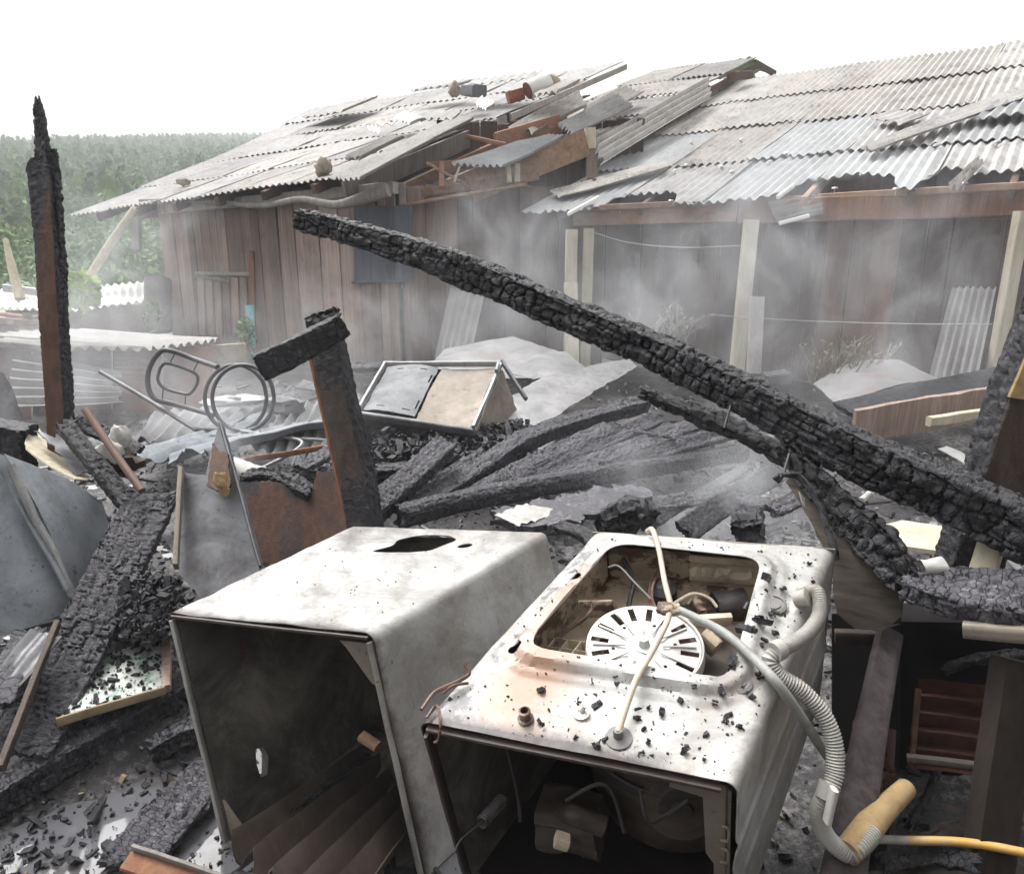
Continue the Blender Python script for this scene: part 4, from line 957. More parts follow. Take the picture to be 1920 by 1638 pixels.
# burnt appliance
ap = thing('burnt_stove', 'burnt open appliance lying on its back with two inner panels', 'appliance', PD(810, 830, 4.7))
S1, S2, S3, S4 = PD(672, 778, 4.55), PD(888, 810, 4.4), PD(940, 690, 4.95), PD(722, 690, 5.15)
fb = bilin(S1, S2, S3, S4); nb = nz(np.cross(S2 - S1, S4 - S1)); nb = nb if np.dot(nb, CAM - S1) > 0 else -nb
def fr(s, t, h=0): return fb(np.array(s), np.array(t)) + nb * h
part('side_rail', beam(fr(0, 0, .03), fr(0, 1, .03), .018, .04, up=nb), TIN, ap)
part('side_rail', beam(fr(1, 0, .03), fr(1, 1, .03), .018, .04, up=nb), TIN, ap)
part('top_rail', beam(fr(-.01, 1, .03), fr(1.01, 1, .03), .018, .04, up=nb), TIN, ap)
part('bottom_rail', beam(fr(-.01, 0, .0), fr(1.01, 0, .0), .03, .05, up=nb), ZINC_DARK, ap)
def panel_st(s0, s1, t0, t1, m, h, bul, seed, slots):
    W_, H_ = np.linalg.norm(fr(s1, 0) - fr(s0, 0)), np.linalg.norm(fr(0, t1) - fr(0, t0))
    o = dens([(0, 0), (W_, 0), (W_, H_), (0, H_)], .03, .004, seed)
    return part('inner_panel', sheet(o, [dens(x, .02) for x in slots], .035, lambda x, y: fb(s0 + x / W_ * (s1 - s0), t0 + y / H_ * (t1 - t0)) + ((h + bul * np.sin(np.pi * x / W_) + .004 * fbm2(x * 9, y * 9, seed, 3)))[:, None] * nb, .004), m, ap)
Wp = np.linalg.norm(fr(.47, 0) - fr(.02, 0)); Hp = np.linalg.norm(fr(0, .96) - fr(0, .06))
sl = lambda x, y, w, h: [(x - w, y - h), (x + w, y - h), (x + w, y + h), (x - w, y + h)]
panel_st(.03, .48, .05, .96, ZINC_MATTE, .02, .02, 3, [sl(Wp * .3, Hp * .93, .02, .006), sl(Wp * .75, Hp * .93, .022, .006), sl(Wp * .3, Hp * .09, .025, .005), sl(Wp * .8, Hp * .09, .025, .005), sl(Wp * .95, Hp * .75, .005, .05), sl(Wp * .95, Hp * .22, .005, .05)])
panel_st(.50, .97, .03, .97, TANMETAL, .015, -.015, 4, [])
bx = Geo(); low = [fr(s, t, -.34) - V3(0, 0, .02) for s, t in ((0, 0), (1, 0), (1, 1), (0, 1))]; hi_ = [fr(s, t, -.01) for s, t in ((0, 0), (1, 0), (1, 1), (0, 1))]
part('side_panel', Geo().add(low + hi_ + [p + nb * .004 for p in hi_[:0]], [(0, 1, 5, 4), (2, 3, 7, 6), (3, 0, 4, 7), (3, 2, 1, 0)]), SOOTY, ap, False)
r0 = [hi_[1], hi_[2], low[2] + V3(.12, 0, 0), low[1] + V3(.05, 0, .0)]
part('side_panel', sheet(dens([(0, 0), (1, 0), (1, 1), (0, 1)], .05, .01, 2), [], .08, lambda x, y: bilin(*r0)(x, y) + (.008 * fbm2(x * 4, y * 4, 3, 3))[:, None] * V3(1, -.3, 0), .004), TANMETAL, ap)
part('corner_strut', beam(fr(1, 1, .05), fr(1, 1, .05) + V3(.16, -.25, -.20), .02, .03), ZINC_DARK, ap)
part('hinge', beam(fr(.99, .93, .05), fr(1.0, .80, .05), .02, .05), ZINC, ap)
# chair frame
ch = thing('chair_frame', 'bare burnt tubular chair frame lying on the ash', 'chair', PD(380, 800, 4.6))
def ctube(pts, d, r=.012, closed=False, sub=8): return tube([PD(*(p if len(p) == 3 else (*p, d))) for p in pts] + ([PD(*(pts[0] if len(pts[0]) == 3 else (*pts[0], d)))] if closed else []), r, 10, sub)
part('back_loop', ctube([(408, 688, 4.45), (370, 675), (322, 658), (300, 660), (280, 690), (278, 725), (292, 748), (330, 758), (400, 778, 4.5)], 4.6, .016), STEEL, ch)
part('inner_loop', ctube([(300, 690), (312, 681), (345, 690), (368, 702), (370, 718), (358, 736), (345, 738), (310, 728), (296, 712)], 4.6, .010, True), STEEL, ch)
for x0, y0, x1, y1 in ((328, 662, 318, 682), (372, 677, 362, 697), (306, 728, 304, 750), (348, 738, 347, 760)): part('bar', ctube([(x0, y0), (x1, y1)], 4.6, .004, sub=1), STEEL, ch)
for dx, dd in ((0, 0), (14, -.08)):
    part('seat_ring', ctube([(442 + dx + 58 * math.cos(a), 746 + 62 * math.sin(a)) for a in np.linspace(0, 6.283, 15)[:-1]], 4.45 + dd, .012, True, 4), STEEL, ch)
part('leg', ctube([(188, 697, 4.9), (275, 748, 4.7), (358, 800, 4.5), (372, 804, 4.45), (412, 805, 4.4)], 4.6, .014), STEEL, ch)
part('leg', ctube([(452, 808, 4.3), (520, 818, 4.2), (566, 828, 4.1), (545, 850, 4.0), (486, 880, 3.9)], 4.1, .010, sub=4), ASHMETAL, ch)
single('metal_rod', tube([PD(395, 815, 4.3), PD(560, 822, 4.2), PD(640, 828, 4.25)], .009, 8), ASHMETAL, 'thin ash grey rod lying across the metal sheets behind the chair frame', 'rod')
single('foil_scrap', rock(PD(530, 757, 4.7), .10, 5, (1.1, .7, .6), .6), PINKMETAL, 'crumpled pale scrap lying on ash left of the charred T shaped post', 'scrap')
single('foil_scrap', rock(PD(450, 752, 5.0), .13, 9, (1.5, .7, .3), .6), TIN, 'bright crumpled foil seen through the chair frame ring', 'scrap')
# fallen metal sheets under the chair
for k, (p, m, lb) in enumerate([
    ([(225, 870, 3.9), (400, 840, 3.8), (700, 790, 4.6), (560, 760, 5.2)], ZINC, 'crumpled grey corrugated sheet lying flat under the chair frame'),
    ([(240, 830, 4.4), (420, 822, 4.3), (500, 770, 5.2), (300, 770, 5.4)], ASHMETAL, 'ash dusted corrugated sheet lying farther under the chair back'),
    ([(470, 850, 4.0), (620, 850, 4.0), (660, 770, 4.9), (520, 760, 5.0)], ASHMETAL, 'ash covered sheet lying behind the T shaped post')]):
    single('fallen_sheet', corrugated(*[PD(*x) for x in p], 7, .02, .006, 10, k + 5, .05, lo=lambda u: .06 * np.abs(fbm2(u * 5, u * 0, 3)), hi=lambda u: .06 * np.abs(fbm2(u * 5, u * 0, 4))), m, lb, 'roofing sheet')
single('red_strip', beam(PD(395, 872, 3.6), PD(640, 835, 4.0), .015, .03, wob=.006), REDWOOD, 'thin reddish strip at the edge of the crumpled grey sheet', 'strip')
single('ash_pipe', charred([PD(430, 870, 3.5), PD(500, 895, 3.35)], .09, .08, (0, 0, 1), .2, .2, .003, .015, 8, rad=.04), PUTTY, 'white crusted pipe stub left of the T shaped post', 'pipe')

# ------------------------------------------------------------------ charred timber
def burntbeam(name, label, pts, w, h, up, mat=None, cat='beam', group=None, **k):
    return single(name, charred([PD(*p) for p in pts], w, h, up, **k), mat or CHAR, label, cat, group, ang=1.1)
big = thing('charred_beam', 'huge charred beam slanting across the whole ruin above the washing machine', 'beam', PD(1300, 690, 2.25))
bp = [PD(563, 412, 3.0), PD(700, 450, 2.83), PD(851, 500, 2.66), PD(1100, 606, 2.42), PD(1300, 692, 2.25), PD(1500, 796, 2.06), PD(1700, 894, 1.90), PD(1980, 1022, 1.70)]
part('timber', charred(bp, [.10, .105, .11, .115, .115, .118, .118, .115], [.09, .095, .115, .105, .11, .118, .122, .122], (0, .1, 1), cu=.034, cv=.042, depth=.018, res=.0042, seed=4, rag=(.02, .03), ero=.15, fine=.0022, rad=.012), CHAR, big, ang=1.2)
nk = Geo()
for px, py, d in ((1480, 850, 2.0), (1545, 858, 1.98), (1370, 760, 2.13)): nk.merge(tube([PD(px, py, d), PD(px - 12, py + 42, d - .01)], .004, 6, 1))
part('nail', nk, STEEL, big)
burntbeam('charred_plank', 'jagged charred plank hanging just under the big beam', [(1190, 733, 2.42), (1255, 755, 2.38), (1330, 785, 2.3), (1400, 815, 2.22), (1490, 868, 2.1)], [.05, .075, .085, .08, .09], [.012, .03, .035, .03, .03], (.2, -.35, .9), cu=.05, cv=.035, depth=.016, seed=7, rag=(.05, .03), ero=.5, res=.006, cat='plank')
burntbeam('charred_plank', 'short charred splinter under the middle of the big beam', [(1500, 830, 2.0), (1560, 862, 1.96), (1612, 892, 1.93)], .05, .022, (.2, -.3, .9), cu=.05, cv=.03, depth=.014, seed=8, rag=(.03, .04), ero=.5, res=.006, cat='plank')
# right hand post
burntbeam('charred_post', 'leaning charred post with a brown unburnt face at the right', [(1806, 1075, 1.99), (1870, 900, 1.96), (1935, 700, 1.92), (1995, 540, 1.88)], .145, .10, (0, -1, .25), mat=BURNT_DARK, cat='post', cu=.020, cv=.03, depth=.008, seed=12, rag=(.02, .03), res=.006, rad=.012, ero=.15,
          burn=lambda a, b, t: np.maximum(sst(.86, .99, np.abs(a)), np.maximum(sst(.3, .75, np.abs(b) * (np.abs(a) > .93)), sst(.34, .05, t))))
single('raw_patch', beam(PD(1908, 745, 1.87), PD(1945, 660, 1.84), .05, .012, up=(0, -1, .25), wob=.006), FOAM, 'bare yellow wood patch on the leaning right post', 'splinter')
single('cream_stub', beam(PD(1838, 1085, 1.80), PD(1862, 1010, 1.82), .055, .05, wob=.006), CREAM, 'short cream post stub under the big beam at the right', 'post')
# left hand tall post
lp = [PD(116, 880, 3.3), PD(111, 780, 3.3), PD(97, 560, 3.3), PD(86, 400, 3.3), PD(77, 316, 3.3), PD(81, 302, 3.3), PD(78, 250, 3.3), PD(72, 200, 3.3), PD(69, 172, 3.3)]
single('charred_post', charred(lp, [.09, .09, .095, .10, .105, .055, .05, .042, .022], [.07, .07, .07, .07, .06, .05, .035, .03, .02], (0, -1, .1), .02, .028, .008, .005, 21, (.0, .05), .008, ero=.12,
       burn=lambda a, b, t: np.maximum(np.maximum(sst(.86, 1.0, a), sst(.84, .98, -a)), sst(.42, .86, t - .12 * a))), BURNT, 'tall thin charred post standing alone at the left', 'post', ang=1.1)
burntbeam('charred_batten', 'black cracked batten along the right edge of the tall left post', [(133, 790, 3.33), (122, 560, 3.33), (108, 345, 3.31), (99, 272, 3.30)], .018, .05, (0, -1, .1), cu=.022, cv=.04, depth=.014, seed=22, res=.006, cat='batten', rag=(.01, .03))
# T shaped post
tp = thing('charred_post', 'charred T shaped post standing behind the white cabinets', 'post', PD(680, 1000, 2.75))
part('upright', charred([PD(688, 1010, 2.74), PD(668, 880, 2.76), PD(636, 740, 2.78), PD(612, 632, 2.80)], [.118, .118, .115, .12], .075, (-.35, -1, .1), .06, .07, .0035, .006, 31, (.0, .02), .008, ero=.07,
     burn=lambda a, b, t: np.maximum(sst(.60, .9, a) * .9, np.maximum(.42 + .2 * np.sin(t * 9), sst(.8, 1, t)) * (b > -.2))), BURNT_DARK, tp, ang=1.0)
part('side_strip', beam(PD(662, 985, 2.80), PD(590, 665, 2.84), .02, .07, up=(-.35, -1, .1)), REDWOOD, tp)
part('crosspiece', charred([PD(482, 692, 2.62), PD(560, 655, 2.65), PD(648, 606, 2.7)], .055, [.10, .098, .085], (.3, .15, 1), .06, .07, .005, .0055, 32, (.012, .02), .006, ero=.08), CHAR, tp, ang=1.0)
part('crosspiece_stub', charred([PD(575, 612, 2.86), PD(640, 588, 2.84)], .06, .07, (.3, .15, 1), .04, .04, .01, .006, 33, (.02, .02), .01, ero=.3), CHAR, tp, ang=1.0)
# brown burnt board behind the cabinet
fsheet('burnt_board', 'brown half burnt wide board with a charred top edge left of the T shaped post', 'board', [(440, 900), (500, 905), (560, 902), (583, 940), (590, 885), (640, 890), (700, 1040), (440, 1060)], BURNT, [(440, 1040, 2.95), (660, 1040, 2.9), (520, 890, 3.05)], 0, .025, .012, .018, 5,
       attrs={'burn': lambda x, y: np.clip(.22 + .8 * sst(.6, .95, y / (y.max() + 1e-9)) * fbm2(x * 6, y * 6, 2, 2).clip(0, 1) + .2 * (fbm2(x * 9, y * 1.2, 4, 3) > .3), 0, 1), 'cell': lambda x, y: .5 + 0 * x})
burntbeam('charred_plank', 'crumbling charred strip on top of the brown panel', [(450, 895, 3.1), (520, 890, 3.08), (590, 930, 3.0)], .08, .04, (0, -.2, 1), cu=.04, cv=.04, depth=.014, seed=41, ero=.5, cat='plank')
# pile of charred timber in the middle
PG = 'charred timbers heaped in the middle of the ruin'
burntbeam('charred_log', 'long charred log with square cracks across the front of the middle heap', [(740, 970, 3.35), (900, 932, 3.6), (1100, 895, 4.0), (1250, 870, 4.4), (1395, 848, 4.9)], .105, .11, (0, 0, 1), cu=.034, cv=.034, depth=.007, seed=51, rad=.04, ero=.08, group=PG, cat='log', mat=CHAR_MID)
burntbeam('charred_beam', 'short thick charred beam end pointing up at the left of the heap', [(690, 965, 3.35), (760, 905, 3.5), (838, 832, 3.75)], .12, .09, (.2, -.4, .9), cu=.026, cv=.04, depth=.008, seed=52, ero=.12, group=PG, mat=CHAR_MID)
burntbeam('charred_beam', 'curved charred slab behind the short thick beam end', [(770, 945, 3.6), (830, 900, 3.75), (915, 850, 4.0)], .10, .05, (.1, -.5, .85), cu=.026, cv=.04, depth=.008, seed=53, ero=.25, group=PG, cat='slab', mat=CHAR_MID)
burntbeam('charred_beam', 'long ridged charred beam rising to the right at the back of the heap', [(770, 965, 3.45), (890, 888, 3.8), (1010, 815, 4.4), (1210, 755, 5.4)], .11, .10, (.1, -.3, .95), cu=.022, cv=.05, depth=.009, seed=54, ero=.15, group=PG, mat=CHAR_MID)
for k, (p, w, h_, lb) in enumerate([
    ([(850, 945, 3.55), (1000, 868, 4.0), (1140, 800, 4.75)], .10, .05, 'flat charred board along the foot of the ridged beam'),
    ([(940, 920, 3.72), (1075, 855, 4.15), (1235, 783, 5.0)], .105, .05, 'ash grey charred board second behind the front log'),
    ([(1030, 905, 3.88), (1165, 848, 4.3), (1335, 785, 5.15)], .11, .05, 'cracked charred board just behind the front log'),
    ([(1130, 885, 4.05), (1250, 842, 4.45), (1420, 795, 5.1)], .11, .05, 'charred board end reaching right past the heap')]):
    burntbeam('charred_board', lb, p, w, h_, (.15 + .3 * (k % 2), -.42, .86), cu=.03, cv=.034, depth=.008, res=.0052, seed=60 + k, ero=.22, group=PG, cat='board', fine=.003, mat=(CHAR_ASH, CHAR_MID)[k % 2])
burntbeam('charred_board', 'narrow split board lying on top of the heap', [(1185, 808, 4.6), (1260, 820, 4.5), (1255, 826, 4.45)], .03, .02, (0, -.4, .9), cu=.05, cv=.05, depth=.005, seed=65, cat='board', group=PG)
fsheet('ash_slab', 'grey ash covered slab in front of the long charred log', 'slab', [(925, 965), (1010, 950), (1190, 915), (1215, 935), (1160, 975), (1010, 1000), (930, 985)], CHAR_ASH, [(930, 975, 3.3), (1200, 930, 3.6), (1010, 1000, 3.2)], .01, .016, .03, .03, 6, wav=.016)
fsheet('ash_slab', 'white ash crust patch beside the charred log', 'slab', [(930, 965), (980, 948), (1040, 955), (1030, 972), (970, 985)], PUTTY, [(930, 966, 3.24), (1040, 955, 3.36), (970, 985, 3.2)], .0, .01, .014, .004, 7, wav=.006)
burntbeam('charred_stump', 'black lump of charcoal smouldering behind the washing machine', [(1120, 985, 3.3), (1190, 965, 3.35), (1215, 985, 3.3)], .12, .12, (0, 0, 1), cu=.05, cv=.05, depth=.02, seed=66, ero=.6, cat='lump')
burntbeam('charred_stump', 'dark burnt block behind the right corner of the washing machine', [(1370, 1000, 2.9), (1440, 995, 2.85)], .16, .16, (0, 0, 1), cu=.09, cv=.09, depth=.012, seed=67, ero=.3, cat='block')
burntbeam('charred_board', 'ash dusted board slanting behind the washing machine', [(1280, 1000, 3.3), (1380, 930, 3.7), (1470, 880, 4.1)], .12, .03, (.3, -.5, .8), mat=BURNT_DARK, cu=.1, cv=.1, depth=.004, seed=68, cat='board')
burntbeam('charred_board', 'thin slanting charred batten behind the dark burnt block', [(1220, 985, 3.5), (1330, 915, 3.9), (1400, 875, 4.3)], .05, .03, (.3, -.5, .8), cu=.05, cv=.05, depth=.006, seed=69, cat='board')
MG = 'burnt boards strewn behind the machines'
for k, (p, w, h_, m, lb) in enumerate([
    ([(1215, 945, 3.6), (1330, 935, 3.7), (1450, 945, 3.6)], .09, .03, CHAR_MID, 'charred board lying flat in the smoke behind the washing machine'),
    ([(1440, 960, 3.1), (1500, 930, 3.3), (1560, 880, 3.6)], .08, .03, CHAR_ASH, 'ashy board running away under the big beam'),
    ([(1040, 985, 3.1), (1090, 1000, 2.95), (1130, 1030, 2.8)], .07, .04, CHAR, 'black burnt end lying between the two white machines'),
    ([(1250, 760, 5.6), (1330, 775, 5.4), (1400, 800, 5.2)], .14, .03, CHAR_ASH, 'grey board end at the far right corner of the heap'),
    ([(1400, 900, 4.2), (1480, 880, 4.4), (1560, 870, 4.5)], .10, .03, CHAR_MID, 'burnt board under the jagged hanging plank'),
    ([(1600, 900, 3.6), (1680, 880, 3.8), (1760, 885, 3.7)], .09, .03, CHAR_ASH, 'ashy burnt board beyond the big beam near the tin lid'),
    ([(560, 880, 3.5), (610, 850, 3.8), (650, 800, 4.4)], .08, .03, CHAR_MID, 'burnt board running back behind the T shaped post'),
    ([(700, 880, 4.1), (790, 872, 4.1), (850, 860, 4.2)], .08, .04, CHAR, 'black burnt board under the front of the burnt appliance'),
    ([(260, 800, 5.2), (420, 770, 5.4), (560, 740, 5.8)], .12, .03, CHAR_ASH, 'long ashy board lying under the chair back'),
    ([(560, 720, 6.0), (640, 735, 5.8), (700, 760, 5.5)], .12, .03, CHAR_ASH, 'ashy board left of the burnt appliance'),
    ([(640, 690, 6.9), (760, 686, 6.9), (860, 690, 6.8)], .11, .06, CHAR_MID, 'charred sill log at the foot of the plank house wall')]):
    burntbeam('burnt_board', lb, p, w, h_, (.1, -.4, .9), mat=m, cu=.035, cv=.04, depth=.008, seed=140 + k, ero=.3, group=MG, cat='board')
single('white_stick', tube([PD(1615, 938, 2.9), PD(1645, 912, 3.0)], .012, 8, 1), PUTTY, 'short white stick behind the curled burnt panel', 'stick')
fsheet('pale_board', 'cream board lying beyond the curled burnt panel', 'board', [(1655, 985), (1690, 975), (1768, 985), (1755, 1032), (1670, 1022)], CREAM, [(1655, 1000, 2.7), (1768, 1000, 2.7), (1700, 975, 2.9)], 0, .03, .004, .015, 8)
fsheet('tin_lid', 'bright bent tin lid beyond the big beam near the right post', 'tin lid', [(1758, 842), (1775, 836), (1808, 855), (1808, 868), (1785, 858)], TIN, [(1758, 842, 3.6), (1808, 862, 3.5), (1780, 836, 3.7)], .01, .02, .004, .004, 9)

# ------------------------------------------------------------------ left foreground
wide = [(292, 915, 3.0), (215, 1075, 2.72), (120, 1255, 2.45), (20, 1420, 2.22)]
burntbeam('charred_plank', 'wide charred plank with crosswise cracks sloping down at the left', wide, [.20, .19, .21, .23], .045, (.15, -.62, .77), cu=.017, cv=.055, depth=.013, res=.0048, seed=71, cat='plank', mat=CHAR_MID, ero=.2, rag=(.03, .03), fine=.002)
burntbeam('charred_beam', 'narrow charred beam leaning onto the top of the wide cracked plank', [(118, 795, 3.15), (180, 870, 3.05), (250, 955, 2.95)], .07, .075, (.2, -.5, .85), cu=.04, cv=.05, depth=.008, seed=72, res=.007)
burntbeam('charred_board', 'black flat board under the brown pipe at the left', [(135, 790, 3.35), (200, 815, 3.35), (265, 850, 3.3)], .08, .03, (.2, -.6, .8), cu=.06, cv=.05, depth=.006, seed=73, cat='board')
single('brown_pipe', tube([PD(160, 768, 3.05), PD(212, 845, 2.98), PD(266, 920, 2.9)], .015, 10, 2), m_plain('rusty_pipe', (.13, .07, .05), .6, .3), 'thin rusty brown pipe leaning across the burnt left heap', 'pipe')
fsheet('enamel_tray', 'scorched cream sink tray lying below the tall left post', 'tray', [(50, 805), (70, 798), (172, 885), (165, 900), (140, 897), (55, 830)], CREAM, [(50, 806, 3.3), (170, 893, 3.1), (75, 797, 3.45)], -.03, .02, .004, .006, 12)
fsheet('enamel_tray', 'dirty inner sink shell between the post and the leaning charred beam', 'tray', [(62, 808), (100, 830), (112, 800), (150, 830), (172, 885), (140, 890)], ZINC_DARK, [(70, 812, 3.26), (165, 888, 3.08), (120, 805, 3.35)], .03, .02, .01, .006, 13)
single('plaster_roll', rock(PD(224, 822, 3.15), .055, 3, (.8, .8, 1.1), .3), PUTTY, 'cracked white lump at the end of the crumpled grey sheet', 'lump')
single('plaster_roll', rock(PD(205, 850, 3.1), .05, 8, (1.0, .8, 1.0), .4), PUTTY, 'dirty white lump crossed by the brown pipe', 'lump')
single('plaster_roll', rock(PD(225, 868, 3.15), .07, 12, (1.1, .8, .8), .6), BURNT_DARK, 'charred lump under the white plaster lumps', 'lump')
# grey sheet metal cabinet at the left edge
gm = thing('metal_cabinet', 'grey scorched sheet metal cabinet tipped on its corner at the left edge', 'cabinet', PD(140, 1110, 2.75))
fsheet('front_panel', None, None, [(-60, 830), (28, 862), (140, 1110), (120, 1150), (0, 1195), (-60, 1215)], ZINC, [(-60, 840, 2.62), (140, 1112, 2.72), (-40, 1200, 2.5)], .01, .035, .003, .004, 14, par=gm)
fsheet('side_panel', None, None, [(8, 850), (120, 905), (178, 948), (190, 985), (188, 1060), (150, 1112), (128, 1118)], ZINC, [(25, 864, 2.66), (140, 1110, 2.73), (185, 960, 3.0)], .035, .03, .002, .004, 15, par=gm)
part('folded_seam', beam(PD(20, 872, 2.60), PD(136, 1115, 2.69), .022, .03, rad=.008, wob=.004), TIN, gm)
part('folded_seam', beam(PD(-20, 840, 2.60), PD(126, 1105, 2.66), .018, .012, rad=.004, wob=.004), ZINC, gm)
part('back_panel', Geo().add([PD(-60, 850, 2.8), PD(30, 870, 2.9), PD(180, 960, 3.1), PD(185, 1060, 3.1), PD(140, 1112, 2.9), PD(-60, 1200, 2.8)], [(0, 1, 2, 3, 4, 5)]), SOOTY, gm, False)
burntbeam('charred_board', 'sooty board standing behind the grey cabinet at the left edge', [(-20, 830, 3.3), (60, 845, 3.3)], .12, .22, (0, 0, 1), mat=BURNT_DARK, cu=.1, cv=.1, depth=.004, seed=74, cat='board')
fsheet('torn_sheet', 'torn sooty sheet standing at the far left edge', 'metal sheet', [(-30, 690), (20, 700), (40, 760), (62, 850), (-30, 850)], ZINC_DARK, [(-30, 840, 3.7), (60, 845, 3.6), (0, 690, 3.75)], .03, .04, .012, .004, 16)
# leaning metal sheet
mp = thing('metal_plate', 'sooty galvanised plate with tan flange leaning upright in the left heap', 'metal plate', PD(410, 1110, 2.6))
fsheet('plate_face', None, None, [(336, 1075), (338, 885), (385, 890), (410, 790), (420, 800), (492, 1055), (470, 1110), (380, 1125)], ZINC_DARK, [(336, 1080, 2.62), (480, 1090, 2.58), (410, 800, 2.88)], 0, .02, .003, .004, 17, par=mp)
part('flange', beam(PD(330, 1062, 2.58), PD(340, 880, 2.78), .016, .05, rad=.003), TANMETAL, mp)
part('flange', beam(PD(488, 1062, 2.58), PD(412, 792, 2.88), .008, .022, rad=.003), ZINC_DARK, mp)
fsheet('wood_splinter', 'brown splintered wood stuck on the leaning panel', 'splinter', [(388, 910), (398, 830), (408, 845), (428, 850), (432, 905), (420, 925)], BURNT, [(388, 912, 2.70), (430, 915, 2.68), (400, 835, 2.80)], 0, .012, .006, .012, 18, attrs={'burn': lambda x, y: .25 + .3 * fbm2(x * 20, y * 5, 2, 2), 'cell': lambda x, y: .5 + 0 * x})
single('putty_blob', rock(PD(416, 905, 2.66), .03, 4, (.8, .5, 1.3), .6), FOAM, 'melted yellowish blob on the leaning panel', 'blob')
# things on the ground in the left corner
def gq(p, q, z0, z1): return PZ(*p, z0), PZ(*q, z1)
def gbeam(label, p, q, z0, z1, w, h, up, name='charred_beam', cat='beam', **k):
    a, b = gq(p, q, z0, z1); m = (a + b) / 2 + V3(0, 0, .01)
    single(name, charred([a, m, b], w, h, up, **k), CHAR_MID, label, cat, ang=1.1)
gbeam('thick charred beam lying across the bottom left over the puddle', (-60, 1525), (352, 1292), .06, .10, .085, .10, (0, -.2, 1), cu=.026, cv=.06, depth=.013, res=.0055, seed=81, ero=.15)
gbeam('short charred beam end sticking out over the puddle', (272, 1412), (400, 1352), .05, .07, .07, .07, (0, -.2, 1), cu=.028, cv=.045, depth=.013, res=.0055, seed=82, ero=.25)
gbeam('charred plank with scaly cracks lying beside the white cabinet opening', (222, 1640), (405, 1440), .02, .04, .17, .035, (0, -.1, 1), name='charred_plank', cat='plank', cu=.022, cv=.05, depth=.010, res=.0055, seed=83, ero=.3)
gbeam('narrow cracked plank crossing behind the green and white board', (-10, 1330), (60, 1180), .30, .35, .10, .03, (.2, -.5, .8), name='charred_plank', cat='plank', cu=.06, cv=.06, depth=.006, seed=84)
bd = thing('painted_board', 'small green and white painted board lying in the ash', 'board', PZ(210, 1290, .2))
c4 = [PZ(108, 1352, .20), PZ(312, 1290, .20), PZ(312, 1200, .23), PZ(200, 1222, .24)]
part('face', sheet(dens([(0, 0), (1, 0), (1, 1), (0, 1)], .05, .008, 3), [], .06, lambda x, y: bilin(*c4)(x, y) + (.004 * fbm2(x * 5, y * 5, 2, 3))[:, None] * V3(0, 0, 1), .012), GREENBOARD, bd)
part('edge_strip', beam(c4[0] - V3(0, .006, 0), c4[1] - V3(0, .006, 0), .012, .032), CARDB, bd)
part('edge_strip', beam(c4[1], c4[2], .03, .03), WALLWOOD, bd)
single('corner_strip', beam(PZ(236, 1612, .07), PZ(470, 1690, .07), .05, .012, up=(.1, -.35, .9)), REDWOOD, 'brown wooden moulding lying at the bottom edge beside the puddle', 'moulding')
single('corner_strip', beam(PZ(252, 1590, .085), PZ(480, 1668, .085), .012, .04, up=(.1, -.35, .9)), GREYWOOD, 'grey upper ledge of the wooden moulding at the bottom edge', 'moulding')
single('blue_sheet', corrugated(PZ(-30, 1300, .3), PZ(-10, 1350, .28), PZ(120, 1195, .38), PZ(60, 1180, .4), 2, .008, .004, 4, 3, .01), ZINC_DARK, 'narrow bluish metal strip under the grey cabinet at the left', 'metal strip')
single('lath', beam(PZ(0, 1440, .25), PZ(108, 1168, .40), .02, .03, wob=.004), BURNT_DARK, 'dark lath running below the grey cabinet corner', 'lath')
